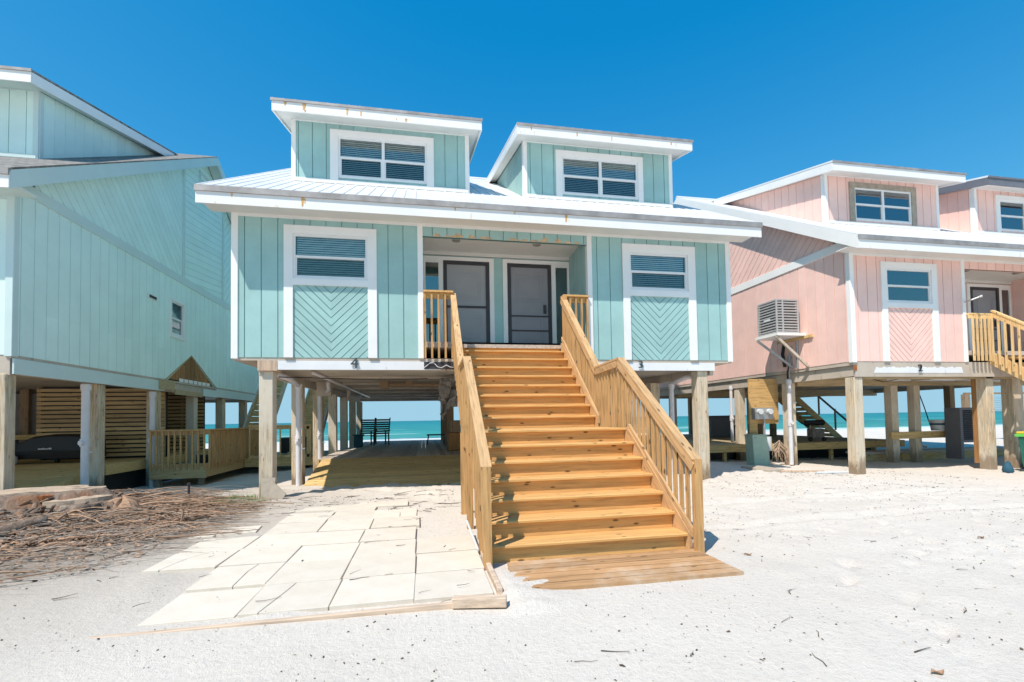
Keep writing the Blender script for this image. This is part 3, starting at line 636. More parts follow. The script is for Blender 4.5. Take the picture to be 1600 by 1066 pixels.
        fm = MB(); fm.box(x0+a-0.28, x0+b+0.28, y0+0.801, y0+0.83, 8.38, 8.595)
        for xx in (a-0.285, b+0.255):
            fm.prism([(0.831, 8.44), (ye-0.2, 8.44+0.26*(ye-1.03)), (ye-0.2, 8.655+0.26*(ye-1.0)), (0.831, 8.658)], xx, xx+0.03, pp)
        fm.build('dormer_fascia', M[fascia] if not (dark_dormer and i == 1) else M['louver'], D)
        sm = MB(); sm.prism([(0.831, 8.49), (dy+0.0, 8.49+0.26*(dy-0.83)), (dy+0.0, 8.52+0.26*(dy-0.83)), (0.831, 8.52)], a-0.254, b+0.254, pp)
        for (p0, p1) in ((a-0.254, a-0.037), (b+0.037, b+0.254)):
            sm.prism([(dy, 8.49+0.26*(dy-0.83)), (ye-0.3, 8.49+0.26*(ye-1.13)), (ye-0.3, 8.52+0.26*(ye-1.13)), (dy, 8.52+0.26*(dy-0.83))], p0, p1, pp)
        sm.build('dormer_soffit', M['soffit'] if trim == 'white' else M[trim], D)
        window(H, fd, wu0, wu1, 7.28, 8.26, True, casing=(cu0+0.02, cu1-0.02, 8.41), case_mat=dormer_case[i], legs=zb+0.03, sill=None if i == 1 or name != 'pale_beach_house' else None,
               blind=(dormer_blinds or [blinds, blinds])[i], tops=glass[0], bots=glass[1])
    # floor underside and rim beams
    u = MB(); u.box(x0+inset, x0+WD-inset, y0+0.05, y0+DEP-0.1, 2.72, 2.79); u.build('floor_underside', M['plywood_under'], H)
    e = MB(); e.box(x0-0.0, x0+WD, y0-0.0, y0+DEP, 2.80, base-0.001); e.build('floor_edge', M['beam'], H)
    b = MB(); b.box(x0+inset, x0+inset+0.09, y0+0.06, y0+DEP-0.1, 2.52, 2.719); b.box(x0+WD-inset-0.09, x0+WD-inset, y0+0.06, y0+DEP-0.1, 2.52, 2.719)
    b.box(x0+4.40, x0+4.52, y0+0.06, y0+DEP-0.1, 2.56, 2.719)
    for yy in (DEP-0.3,): b.box(x0+inset+0.1, x0+WD-inset-0.1, y0+yy, y0+yy+0.1, 2.58, 2.718)
    b.build('beam', M['beam'], H)
    if inset > 0.2:
        MB().box(x0+inset+0.36, x0+4.0, y0+0.0, y0+0.05, 2.62, 2.80).build('beam', M['beam_white'], H); MB().box(x0+7.35, x0+WD-inset, y0+0.0, y0+0.05, 2.62, 2.80).build('beam', M['beam_white'], H)
        MB().box(x0+inset, x0+inset+0.358, y0-0.01, y0+0.30, 2.60, 2.80).build('beam', M['raw'], H, 'bare splintered wooden beam end')
        MB().box(x0+4.0, x0+7.35, y0+0.01, y0+0.05, 2.60, 2.80).build('beam', M['raw'], H)
    else:
        MB().box(x0+inset, x0+WD-inset, y0+0.0, y0+0.05, 2.50, 2.80).build('beam', M['beam'], H)
    return H

SIDE_HOLES = {}
# ------------------------------------------------------------------ main house
main = house('aqua_beach_house', -3.64, 10.0, 'aqua two storey duplex on wooden pilings in the middle with the wide staircase', 'aqua', sides='LR')
x0 = -3.64
for k in range(7):
    yy = 10.24+2.28*k if k else 10.2
    pile(main, -3.07, yy, -0.4, 2.60 if k == 0 else 2.52); pile(main, 6.48, yy, -0.4, 2.62 if k == 0 else 2.52, 0.27)
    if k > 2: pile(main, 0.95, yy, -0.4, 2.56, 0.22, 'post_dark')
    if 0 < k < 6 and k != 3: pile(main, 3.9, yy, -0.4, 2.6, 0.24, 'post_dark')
pipe(main, -2.94, 12.0, 0.0, 2.5, 0.06, 1.15); pipe(main, -2.90, 14.15, 0.4, 2.45, 0.055, 1.2); pipe(main, 6.2, 11.0, 0.0, 2.4, 0.055, 1.2)
m = MB(); m.tube([(-2.95, 10.35, 2.56), (-2.93, 11.2, 2.54), (-2.94, 12.0, 2.46)], 0.06, 12); m.build('drain_pipe', M['pvc'], main, smooth=True); m = MB(); m.tube([(-2.5, 13.2, 2.62), (-2.55, 13.6, 2.45), (-2.8, 14.15, 2.42)], 0.05, 10); m.build('drain_pipe', M['pvc'], main, smooth=True); m = MB()
m.tube([(6.75, 10.3, 2.55), (6.4, 10.6, 2.52), (6.2, 11.0, 2.4)], 0.06, 12); m.build('drain_pipe', M['pvc'], main, smooth=True)
m = MB(); m.box(-2.93, -2.55, 13.9, 14.1, 2.3, 2.71); m.build('beam', M['beam'], main); m = MB(); m.box(-2.55, -2.45, 16.7, 16.9, 2.28, 2.71); m.build('beam', M['beam'], main)
m = MB(); m.tube([(-1.15, 14.0, 2.62), (0.9, 14.0, 2.60)], 0.06, 10); m.box(-1.22, -0.98, 13.9, 14.1, 2.5, 2.719); m.box(-0.5, -0.3, 13.92, 14.08, 2.56, 2.719); m.build('waste_pipe', M['post_dark'], main, 'dark brown beam stub and pipe under the floor')
m = MB(); m.tube([(-2.9, 10.3, 2.5), (-1.6, 11.5, 2.56), (-0.4, 12.2, 2.62), (0.6, 13.0, 2.70)], 0.012, 6); m.build('cable', M['black'], main, smooth=True)
m = MB(); m.tube([(-2.4, 11.0, 2.66), (-2.4, 16.0, 2.66), (-2.4, 22.0, 2.66)], 0.035, 8); m.build('water_pipe', M['pvc'], main, smooth=True)
for k in range(6): MB().box(-2.80, 0.85, 12.6+2.0*k, 12.64+2.0*k, 2.66, 2.718).build('ceiling_batten', M['beam'], main)
# torn metal lath in the beam
m = MB(); m.box(0.02, 0.66, 9.985, 10.009, 2.64, 2.79); L = m.build('beam_patch', M['doorframe'], main, 'dark rotten gap in the beam')
m = MB(); m.tube([(0.02, 9.97, 2.66), (0.14, 9.965, 2.76), (0.22, 9.96, 2.77), (0.30, 9.95, 2.68), (0.38, 9.95, 2.66), (0.48, 9.96, 2.72), (0.56, 9.965, 2.68), (0.64, 9.97, 2.67)], 0.009, 6); m.build('loose_wire', M['pvc'], main, smooth=True)
text_mesh('house_number', '4', 0.30, 0.012, (-1.37, 9.97, 2.745), M['tin'], main, sx=1.05)
text_mesh('house_number', '3', 0.24, 0.012, (4.88, 9.97, 2.745), M['tin'], main, sx=1.15)
# rust streaks on the fascias
m = MB(front(-3.64, 10.80)); random.seed(9)
for (u, w, z0_, z1_) in ((1.10, 0.07, 8.44, 8.58), (1.14, 0.03, 8.39, 8.44), (2.02, 0.04, 8.41, 8.56), (2.32, 0.03, 8.42, 8.54), (3.30, 0.05, 8.39, 8.47), (3.1, 0.02, 8.41, 8.45), (0.72, 0.05, 8.50, 8.58), (6.25, 0.03, 8.49, 8.57), (7.4, 0.03, 8.45, 8.54), (8.3, 0.02, 8.41, 8.52), (9.9, 0.03, 8.45, 8.54)):
    m.prism([(u, z0_), (u+w*0.6, z0_+0.01), (u+w, z1_), (u-0.01, z1_)], 0.0, 0.003)
m.v = [(a, b+0.0, c) for a, b, c in m.v]; m.build('rust_streak', M['ruststreak'], main)
m = MB(front(-3.64, 9.34)); 
for (u, w, z0_, z1_) in ((1.42, 0.04, 5.64, 5.82), (1.47, 0.02, 5.70, 5.8), (6.6, 0.05, 5.66, 5.82), (4.3, 0.03, 5.75, 5.82), (0.2, 0.03, 5.74, 5.82)):
    m.prism([(u, z0_), (u+w*0.6, z0_+0.01), (u+w, z1_), (u-0.01, z1_)], 0.0, 0.003)
m.build('rust_streak', M['ruststreak'], main)
# peeled paint along the porch header
m = MB(front(-3.64, 10.0)); random.seed(3)
for u in (3.95, 4.22, 4.42, 4.72, 5.02, 5.62, 5.86, 6.08, 6.3, 6.62, 6.85, 7.08):
    w = random.uniform(0.07, 0.15); hh = random.uniform(0.02, 0.045); zc = 5.462
    P = []
    for k in range(11):
        a = math.pi*k/10; rr = random.uniform(0.75, 1.2); P.append((min(7.2, u-math.cos(a)*w*rr), zc+math.sin(a)*hh*2*rr*random.uniform(0.6, 1.2)))
    m.prism(P, 0.012, 0.0155)
m.build('peeled_paint', M['peel'], main, 'bare patches where the aqua paint has peeled')
# back patch of scuffs on dormers
m = MB(front(-3.64, 11.4)); m.prism([(7.02-0.2, 8.08), (6.88, 8.15), (6.90, 8.02)], 0.012, 0.015)
# hanging torn insulation under the floor
m = MB()
rows = []
for i in range(9):
    r = []
    for j in range(7):
        t = i/8; s = j/6
        r.append((0.42+0.55*s+0.12*noise.noise(Vector((i*0.7, j*0.8, 1))), 12.0+0.12*math.sin(s*9+i)+0.1*t, 2.62-1.05*t*(0.45+0.55*(1-s))+0.08*noise.noise(Vector((i*0.9, j*1.1, 5)))))
    rows.append(m.pts(r))
for i in range(8):
    for j in range(6): m.f.append((rows[i]+j, rows[i]+j+1, rows[i+1]+j+1, rows[i+1]+j))
hang = m.build('hanging_insulation', M['ash'], main, 'torn grey sheet hanging from the floor')
md = hang.modifiers.new('s', 'SOLIDIFY'); md.thickness = 0.03

# ------------------------------------------------------------------ pink house
pink = house('pink_beach_house', 10.88, 10.25, 'pink two storey duplex on wooden pilings with an air conditioner on its side', 'pink', base=2.90, inset=0.06, sides='L',
             dormer_case=('tan', 'white'), glass=('glass_dark', 'glass_dark'), dark_dormer=True, dormer_blinds=['blind', 'blind_pale'])
PX, PY = 10.88, 10.25
for k in range(7):
    yy = PY+0.17+2.3*k
    if k: pile(pink, PX+0.22, yy, -0.5, 2.52)
o = pile(pink, PX+0.17, PY+0.17, -0.5, 2.49, 0.27); o['label'] = 'thick weathered corner piling'
for (x, y, w) in ((14.92, 12.75, 0.26), (15.75, 12.7, 0.24), (15.45, 10.5, 0.26), (16.45, 10.55, 0.29), (20.0, 12.7, 0.26), (20.3, 15, 0.24), (16.2, 15.2, 0.24), (18.6, 17.4, 0.24), (16.2, 19.6, 0.22), (13.6, 17.2, 0.22), (13.5, 21.8, 0.22), (18.5, 24.2, 0.22), (21.0, 19.6, 0.22), (14.9, 24.4, 0.22), (17.4, 21.9, 0.2), (12.6, 24.6, 0.22)):
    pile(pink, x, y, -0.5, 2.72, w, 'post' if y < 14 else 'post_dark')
m = MB(); m.box(PX+4.45, PX+4.6, PY+0.25, PY+0.5, 0.1, 2.5); m.build('piling', M['brownboard'], pink, 'stained brown board beside the piling')
pipe(pink, 10.84, 12.4, 0.05, 2.62, 0.06, 1.3); pipe(pink, 10.82, 15.1, 0.6, 2.62, 0.05, 1.45)
m = MB(); m.tube([(17.6, 13.5, 2.62), (17.2, 13.5, 2.62), (16.85, 13.5, 2.55), (16.85, 13.5, 0.45), (17.2, 13.5, 0.36)], 0.055, 12); m.build('drain_pipe', M['pvc'], pink, smooth=True)
m = MB(); m.tube([(14.3, 11.0, 2.52), (15.3, 11.0, 2.50), (17.6, 11.2, 2.46)], 0.04, 10); m.tube([(14.4, 12.4, 2.6), (17.0, 12.4, 2.58)], 0.035, 8); m.build('water_pipe', M['pvc'], pink, smooth=True)
m = MB(); m.box(PX+0.4, PX+WD-0.2, PY+2.3, PY+2.5, 2.42, 2.70); m.box(PX+0.4, PX+WD-0.2, PY+0.12, PY+0.30, 2.46, 2.70); m.box(PX+0.3, PX+WD, PY+9, PY+9.2, 2.40, 2.70); m.build('beam', M['deck_x'], pink)
text_mesh('house_number', '2', 0.26, 0.012, (12.94, 10.22, 2.72), M['black'], pink, sx=1.1)
m = MB(front(PX, PY)); random.seed(5); P = [(0.62, 2.60), (3.5, 2.60)]
u = 3.45
while u > 0.75: P.append((u, 2.755+random.uniform(-0.022, 0.02))); u -= random.uniform(0.03, 0.09)
P.append((0.70, 2.76)); m.prism(P, 0.002, 0.006); m.build('white_paint_patch', M['beam_white'], pink, 'unfinished white paint on the beam')
# rusty strap at corner
m = MB(); m.box(PX-0.004, PX+0.10, PY-0.012, PY-0.001, 2.66, 2.80); m.build('rust_strap', M['rust'], pink)
# rotten panel and conduits under the air conditioner
m = MB(side_l(PX, PY)); m.prism([(1.55, 2.88), (2.62, 2.88), (2.35, 3.82), (1.62, 3.82)], 0.013, 0.02); m.build('patch_panel', M['pink'], pink)
m = MB(); m.tube([(PX-0.05, 12.02, 2.9), (PX-0.05, 12.02, 3.8)], 0.035, 8); m.tube([(PX-0.04, 12.25, 3.6), (PX-0.09, 12.3, 3.2), (PX-0.05, 12.33, 2.95), (PX-0.03, 12.38, 2.55)], 0.022, 8)
m.box(PX-0.08, PX-0.02, 12.24, 12.4, 3.05, 3.3); m.build('conduit', M['steel'], pink)
m = MB(); m.tube([(PX-0.05, 12.52, 3.7), (PX-0.09, 12.55, 3.4), (PX-0.07, 12.5, 3.0)], 0.045, 8); m.tube([(PX-0.03, 12.36, 3.1), (PX-0.08, 12.4, 2.8), (PX-0.02, 12.45, 2.6)], 0.02, 6); m.build('insulated_line', M['black'], pink, smooth=True)
m = MB(); m.tube([(16.2, 13.0, 2.65), (16.35, 13.0, 2.2), (16.55, 13.0, 1.7), (16.72, 13.0, 1.2)], 0.016, 6); m.build('cable', M['black'], pink, smooth=True)
m = MB(); m.tube([(16.1, 11.0, 2.62), (16.25, 11.0, 2.5), (16.3, 11.0, 2.1), (16.15, 11.0, 1.9)], 0.035, 8); m.build('hose', M['black'], pink, smooth=True)
m = MB(); m.tube([(13.0, 12.0, 2.68), (13.8, 12.0, 2.5), (14.8, 12.2, 2.64)], 0.012, 6); m.build('cable', M['black'], pink, smooth=True)
# floodlight on the middle trim
m = MB(); m.tube([(14.45, 10.19, 4.52), (14.50, 10.05, 4.55), (14.6, 9.95, 4.6)], 0.02, 8); m.tube([(14.6, 9.95, 4.6), (14.65, 9.92, 4.62)], [0.03, 0.042], 10); m.build('flood_light', M['steel'], pink)
# air conditioner on bracket: separate thing
ac = thing('air_conditioner', (10.35, 12.2, 3.90), 'grey louvred air conditioner unit on a bracket high on the pink side wall', 'air conditioner')
MB().box(10.03, 10.67, 11.86, 12.52, 3.93, 4.83).build('coil', M['acdark'], ac)
m = MB()
for k in range(11):
    z = 3.97+k*0.080
    m.box(10.0, 10.72, 11.80, 11.845, z, z+0.042); m.box(9.985, 10.02, 11.79, 12.57, z, z+0.042); m.box(10.69, 10.715, 11.846, 12.55, z, z+0.04)
m.box(9.99, 10.72, 11.79, 12.57, 4.84, 4.89); m.box(9.99, 10.72, 11.79, 12.57, 3.90, 3.95)
for (a, b) in ((9.98, 11.785), (10.68, 11.785), (9.98, 12.53), (10.18, 11.785)): m.box(a, a+0.045, b, b+0.045, 3.91, 4.86)
m.build('casing', M['greyplastic'], ac, bevel=0.006)
MB().box(9.975, 9.986, 12.05, 12.3, 4.30, 4.36).build('badge', M['whiteplastic'], ac)
br = thing('wall_bracket', (10.4, 12.1, 3.0), 'wooden wall bracket carrying the air conditioner, propped by two grey struts', 'bracket')
MB().box(9.92, 10.86, 11.70, 12.62, 3.82, 3.895).build('shelf', M['white'], br)
MB().box(10.80, 10.866, 11.45, 12.75, 3.74, 3.815).build('ledger', M['deck_tan'], br)
MB().beam((9.94, 12.55, 3.79), (10.85, 12.2, 2.93), 0.05, 0.06).build('strut', M['steel'], br); MB().beam((9.94, 11.78, 3.80), (10.85, 11.66, 2.93), 0.06, 0.07).build('strut', M['beam'], br)
# pink stairs going towards the camera at the porch of the pink house
ps = thing('porch_staircase', (16.4, 9.6, 0), 'pale new wooden staircase with baluster rail at the porch of the pink house', 'staircase')
xs0, xs1 = 15.35, 18.0
for k in range(10):
    z = 3.22-k*0.2; y = PY-0.02-k*0.27
    MB().box(xs0+0.04, xs1, y-0.27, y+0.02, z-0.24, z-0.20).build('tread', M['wx'], ps)
m = MB(); m.beam((xs0, PY, 3.02), (xs0, PY-2.7, 1.02), 0.045, 0.29, (0, 0, 1)); m.build('stringer', M['wpale'], ps)
rl = MB(); rl.beam((xs0-0.02, PY-0.1, 4.30), (xs0-0.02, PY-2.8, 2.33), 0.13, 0.04); rl.beam((xs0-0.05, PY-0.1, 4.21), (xs0-0.05, PY-2.8, 2.24), 0.04, 0.13)
rl.beam((14.52, PY-0.06, 4.20), (15.3, PY-0.06, 4.20), 0.12, 0.04); rl.beam((14.52, PY-0.09, 4.13), (15.3, PY-0.09, 4.13), 0.04, 0.11)
rl = rl.build('hand_rail', M['wpale'], ps)
for k in range(19):
    y = PY-0.12-k*0.145; z = 4.22-(k*0.145)*0.73
    MB().box(xs0-0.11, xs0-0.072, y-0.02, y+0.02, z-1.32, z-0.0).build('baluster', M['wpale'], rl)
for k in range(5):
    x = 14.60+k*0.135; MB().box(x-0.02, x+0.02, PY-0.15, PY-0.112, 2.92, 4.16).build('baluster', M['wpale'], rl)
MB().box(16.2, 16.6, PY-2.9, PY-2.8, 0, 1).build('landing_post', M['post'], ps)

# ------------------------------------------------------------------ left house
SIDE = True
left = house('pale_beach_house', -7.22-WD, 9.87, 'pale aqua two storey duplex on pilings at the left with grey shingle roof', 'aqua_pale', trim='white_pale', fascia='white', roofm='shingle', base=2.86, inset=0.02, sides='R')
LX, LY = -7.22, 9.87
window(left, side_r(LX, LY), 5.36, 6.06, 4.20, 5.20, casing=(5.28, 6.14, 5.28), case_mat='white', legs=4.12, sill=4.12, blind=None, tops='glass_dark', bots='glass_dark', label='small white side window')
window(left, side_r(LX, LY), 7.15, 7.85, 9.2, 9.9, casing=(7.07, 7.93, 9.98), case_mat='white_pale', legs=9.12, sill=9.12, blind=None, tops='glass_dark', bots='glass_dark')
m = MB(side_r(LX, LY)); m.box(4.15, 4.6, 4.97, 5.09, 0.013, 0.04); v = m.build('wall_vent', M['white'], left); MB(side_r(LX, LY)).box(4.20, 4.55, 4.99, 5.07, 0.04, 0.044).build('vent_opening', M['black'], v)
m = MB(side_r(LX, LY)); m.strips([(5.2, 2.9), (8.25, 2.9), (6.6, 3.72)], 90, 0.30, 0.02, -0.03, -0.012); m.prism([(5.2, 2.9), (8.25, 2.9), (6.6, 3.72)], -0.07, -0.03); m.build('patch_panel', M['brownboard'], left, 'triangular patch of bare brown boards')
m = MB(side_r(LX, LY)); m.prism([(5.15, 2.86), (6.6, 3.715), (6.6, 3.75), (5.05, 2.86)], 0.0, 0.02); m.prism([(8.30, 2.86), (6.6, 3.715), (6.6, 3.75), (8.40, 2.86)], 0.0, 0.02); m.build('patch_trim', M['deck_x'], left)
m = MB(side_r(LX, LY)); 
for k in range(7): m.box(5.9+k*0.3, 6.14+k*0.3, 2.86, 2.96, -0.012, 0.0)
m.build('white_block', M['white'], left)
m = MB(side_r(LX, LY)); m.box(0.02, 5.0, 2.52, 2.80, 0.0, 0.03); m.build('beam', M['white_pale'], left); m = MB(side_r(LX, LY)); m.box(8.4, DEP, 2.52, 2.80, 0.0, 0.03); m.box(7.4, 8.45, 2.50, 2.74, 0.0, 0.035); m.build('beam', M['white_pale'], left)
m = MB(side_r(LX, LY)); m.box(4.7, 5.5, 2.56, 2.84, 0.031, 0.06); m.build('beam', M['deck_x'], left); m = MB(side_r(LX, LY)); m.box(5.6, 7.3, 2.46, 2.60, 0.0, 0.03); m.build('beam', M['deck_x'], left)
for k, yy in enumerate((9.95, 12.35, 14.72, 16.9, 19.1, 21.3, 24.4)):
    pile(left, LX-0.16, yy, -0.5, 2.52, 0.25 if k else 0.22)
for (x, y) in ((-12.0, 14.7), (-12.0, 17.0), (-16.8, 12.4), (-11.6, 21.5)): pile(left, x, y, -0.5, 2.72, 0.24, 'post_dark')
pipe(left, LX-0.10, 11.93, 0.2, 2.5, 0.075, 1.2); pipe(left, LX-0.06, 14.45, -0.2, 2.48, 0.065, 1.15)
# deck, screens and walls below the left house
ld = thing('lower_deck', (-11, 15, 0), 'shaded wooden deck under the pale aqua house', 'deck')
m = MB()
for k in range(18):
    f0 = k/18; f1 = (k+0.93)/18; ya, yb_ = 10.35+2.6*f0, 10.35+2.6*f1; za, zb_ = 0.12+0.5*f0, 0.12+0.5*f1
    m.prism([(ya, za-0.035), (yb_, zb_-0.035), (yb_, zb_), (ya, za)], -17.5, -7.60, FR((0, 0, 0), (0, 1, 0), (0, 0, 1), (1, 0, 0)))
m.build('ramp_board', M['deck_tan'], ld)
m = MB(); k = 0
while 12.96+k*0.14 < 20: m.box(-17.5, -7.55, 12.96+k*0.14, 12.96+k*0.14+0.132, 0.58, 0.62); k += 1
m.build('deck_board', M['deck_tan'], ld)
m = MB(); m.box(-7.55, -7.50, 12.96, 20, 0.38, 0.62); m.build('rim_board', M['deck_tan'], ld); MB().prism([(10.35, -0.1), (12.95, 0.40), (12.95, 0.62), (10.35, 0.13)], -7.60, -7.56, FR((0, 0, 0), (0, 1, 0), (0, 0, 1), (1, 0, 0))).build('rim_board', M['deck_tan'], ld)
m = MB(); m.box(-7.7, -7.62, 13.0, 20, -0.4, 0.55); m.build('skirt', M['black'], ld)
sc = thing('slat_screen', (-9.2, 15.6, 0.62), 'horizontal slatted wooden screen under the pale aqua house', 'screen')
m = MB(); z = 0.68
while z < 2.66: m.box(-10.75, -7.52, 15.55, 15.58, z, z+0.088); z += 0.125
m.build('slat', M['slat'], sc)
for (a, b) in ((-10.75, -10.66), (-9.2, -9.1), (-7.62, -7.53)): MB().box(a, b, 15.58, 15.67, 0.62, 2.7).build('screen_post', M['post_dark'], sc)
if True: pass; MB().box(-10.75, -7.5, 15.68, 15.70, 0.6, 2.7).build('black_gap_backing', M['black'], sc)  # black sheet added so the gaps between slats look deep in shade
sc2 = thing('slat_screen', (-8.3, 17.6, 0.3), 'second slatted screen farther back beside the landing', 'screen')
m = MB(); z = 0.35
while z < 2.7: m.box(-9.0, -7.62, 18.3, 18.33, z, z+0.088); z += 0.125
m.build('slat', M['slat'], sc2); MB().box(-8.35, -8.27, 18.335, 18.4, 0.3, 2.7).build('screen_post', M['post_dark'], sc2); MB().box(-9.0, -7.62, 18.41, 18.43, 0.3, 2.7).build('black_gap_backing', M['black'], sc2)  # last box is a black sheet painting the shade in the slat gaps
gw = thing('storage_wall', (-12.5, 17, 0.62), 'plain grey storage wall under the pale aqua house', 'wall')
MB().box(-15.5, -11.42, 17.0, 17.1, 1.35, 2.6).build('wall_panel', M['wall_grey'], gw)
MB().box(-15.5, -10.9, 16.5, 16.98, 1.20, 1.34).build('shelf', M['deck_tan'], gw); MB().box(-15.5, -11.0, 17.5, 17.55, 0.62, 1.3).build('wall_back', M['black'], gw)
bb = thing('dark_wall', (-13, 19.8, 0.62), 'dark boarded back wall at the far end of the shaded deck', 'wall')
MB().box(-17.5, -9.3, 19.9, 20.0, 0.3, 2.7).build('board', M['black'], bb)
# covered grill
cg = thing('covered_grill', (-9.65, 14.6, 0.62), 'long black fabric cover with faint white lettering over a grill on the shaded deck', 'grill')
m = MB(); rows = []
prof = [(-10.62, 1.02), (-10.2, 1.20), (-9.95, 1.32), (-9.5, 1.37), (-9.0, 1.36), (-8.7, 1.33), (-8.62, 1.25)]
for (x, zt) in prof:
    rows.append(m.pts([(x, 14.2, 0.74), (x, 14.15, 0.95), (x, 14.2, zt-0.06), (x, 14.35, zt), (x, 14.7, zt), (x, 14.85, zt-0.08), (x, 14.9, 0.74)]))
for i in range(len(prof)-1):
    for j in range(6): m.f.append((rows[i]+j, rows[i]+j+1, rows[i+1]+j+1, rows[i+1]+j))
    m.f.append((rows[i]+6, rows[i], rows[i+1], rows[i+1]+6))
m.f.append(tuple(rows[0]+j for j in range(7))); m.f.append(tuple(rows[-1]+j for j in reversed(range(7))))
m.build('cover', M['black'], cg, smooth=False)
m = MB()
for (x, y) in ((-10.5, 14.3), (-8.75, 14.3), (-8.75, 14.8), (-9.4, 14.3)): MB().tube([(x-0.03, y, 0.68), (x+0.03, y, 0.68)], 0.06, 10).build('wheel', M['black'], cg)
m = MB(); random.seed(2)
for k in range(9):
    xx = -9.72+k*0.034; m.box(xx, xx+0.024, 14.128, 14.14, 0.985, 0.985+random.choice((0.028, 0.04, 0.028)))
m.build('faint_lettering', M['pvc'], cg)
rb = thing('gas_bottle', (-10.25, 14.05, 0.62), 'small silver-white tank on the deck beside the covered grill', 'tank')
m = MB(); m.tube([(-10.25, 14.05, 0.63), (-10.25, 14.05, 0.66), (-10.25, 14.05, 0.82), (-10.25, 14.05, 0.87)], [0.09, 0.12, 0.12, 0.05], 14); m.build('tank_body', M['whiteplastic'], rb, smooth=True)
MB().tube([(-10.25, 14.05, 0.87), (-10.25, 14.05, 0.92)], 0.03, 8).build('valve', M['steel'], rb)
rd = thing('toolbox', (-10.75, 14.4, 0.62), 'low dark red box on the shaded deck', 'box')
MB().box(-11.0, -10.5, 14.2, 14.55, 0.63, 0.82).build('box_body', M['red'], rd, bevel=0.03); MB().tube([(-10.9, 14.38, 0.82), (-10.88, 14.38, 0.88), (-10.62, 14.38, 0.88), (-10.6, 14.38, 0.82)], 0.012, 6).build('handle', M['steel'], rd)

# side landing with baluster rails
def railing(root, p, q, z0, z1, mat, pitch=0.135, outer=(0, -1), name='railing', capw=0.14):
    """straight level railing from p to q (x,y), bottom z0, top z1"""
    p = Vector((p[0], p[1], 0)); q = Vector((q[0], q[1], 0)); d = (q-p); L = d.length; d.normalize(); o = Vector((outer[0], outer[1], 0))
    m = MB(); up = Vector((0, 0, 1))
    m.beam(p+up*(z1-0.02), q+up*(z1-0.02), capw, 0.04); m.beam(p+up*(z1-0.095)-o*0.0, q+up*(z1-0.095), 0.04, 0.11)
    r = m.build(name, M[mat], root); MB().beam(p+up*(z0+0.12), q+up*(z0+0.12), 0.04, 0.09).build('bottom_rail', M[mat], r)
    n = int(L/pitch)
    for k in range(n+1):
        c = p+d*(0.03+k*(L-0.06)/max(n, 1)) + o*0.042
        MB().beam(c+up*z0, c+up*(z1-0.045), 0.04, 0.04, up=tuple(o)).build('baluster', M[mat], r)
    return r
sl_ = thing('side_landing', (-6.5, 15.5, 0), 'small raised wooden landing with baluster railing beside the pale aqua house', 'landing')
m = MB(); k = 0
while 14.32+k*0.145 < 19.0: m.box(-7.25, -5.9, 14.32+k*0.145, 14.32+k*0.145+0.135, 0.36, 0.40); k += 1
m.build('deck_board', M['deck_x'], sl_)
m = MB(); m.box(-7.25, -5.88, 14.28, 14.32, 0.1, 0.40); m.box(-5.90, -5.86, 14.32, 19.0, 0.12, 0.40); m.build('rim_board', M['slat'], sl_)
for (x, y) in ((-7.1, 14.4), (-6.05, 14.45)): MB().box(x-0.06, x+0.06, y-0.06, y+0.06, -0.4, 0.36).build('landing_post', M['post'], sl_)
railing(sl_, (-7.25, 14.30), (-5.88, 14.30), 0.33, 1.43, 'rail_old', 0.14)
railing(sl_, (-5.86, 14.32), (-5.86, 18.9), 0.33, 1.43, 'rail_old', 0.14, (1, 0))
m = MB(); m.box(-6.6, -6.35, 15.4, 15.6, 0.42, 0.66); m.box(-6.3, -6.0, 15.5, 15.7, 0.42, 0.58); x = m.build('crate', M['black'], None); tag(x, 'black box standing on the side landing behind the balusters', 'box')
bw = thing('boardwalk', (-4.8, 17.2, 0), 'raised boardwalk with railing between the pale and the darker aqua house', 'boardwalk')
m = MB(); k = 0
while -5.8+k*0.145 < -3.3: m.box(-5.8+k*0.145, -5.8+k*0.145+0.135, 17.05, 20.5, 0.36, 0.40); k += 1
m.build('deck_board', M['deck_x'], bw); m = MB(); m.box(-5.84, -3.3, 17.0, 17.045, 0.12, 0.40); m.build('rim_board', M['deck_tan'], bw)
MB().box(-4.1, -4.0, 17.06, 17.16, -0.4, 0.36).build('landing_post', M['post'], bw)
railing(bw, (-5.7, 17.0), (-3.75, 17.0), 0.33, 1.50, 'wpale', 0.30)
MB().box(-3.9, -3.8, 16.98, 17.06, 0.36, 1.44).build('newel', M['wpale'], bw)
g_ = thing('dark_wall', (-6, 21, 0), 'low dark block wall beyond the railing between the two aqua houses', 'wall')
MB().box(-9.0, -5.95, 19.2, 19.3, -0.4, 0.34).build('board', M['louver'], g_)
m = MB(); m.box(-5.2, -4.4, 18.6, 19.2, 0.45, 1.02); x = m.build('storage_bench', M['black'], None, bevel=0.03); tag(x, 'black storage bench behind the far balusters between the houses', 'bench')
def back_stair(label, x0_, x1_, yb, zb, yt, zt, n):
    t = thing('side_staircase', (x0_, yb, 0), label, 'staircase')
    for xx in (x0_, x1_): MB().beam((xx, yb, zb), (xx, yt, zt), 0.05, 0.30).build('stringer', M['post'], t)
    for k in range(n):
        f = (k+0.5)/n; y = yb+(yt-yb)*f; z = zb+(zt-zb)*f
        MB().box(x0_+0.03, x1_-0.03, y-0.13, y+0.15, z-0.02, z+0.02).build('tread', M['deck_tan'], t)
        MB().box(x0_+0.03, x1_-0.03, y+0.12, y+0.14, z+0.02, z+0.20).build('riser', M['slat'], t)
back_stair('shaded side staircase rising beside the rear of the pale aqua house', -6.95, -6.0, 19.1, 0.3, 23.0, 3.95, 15)
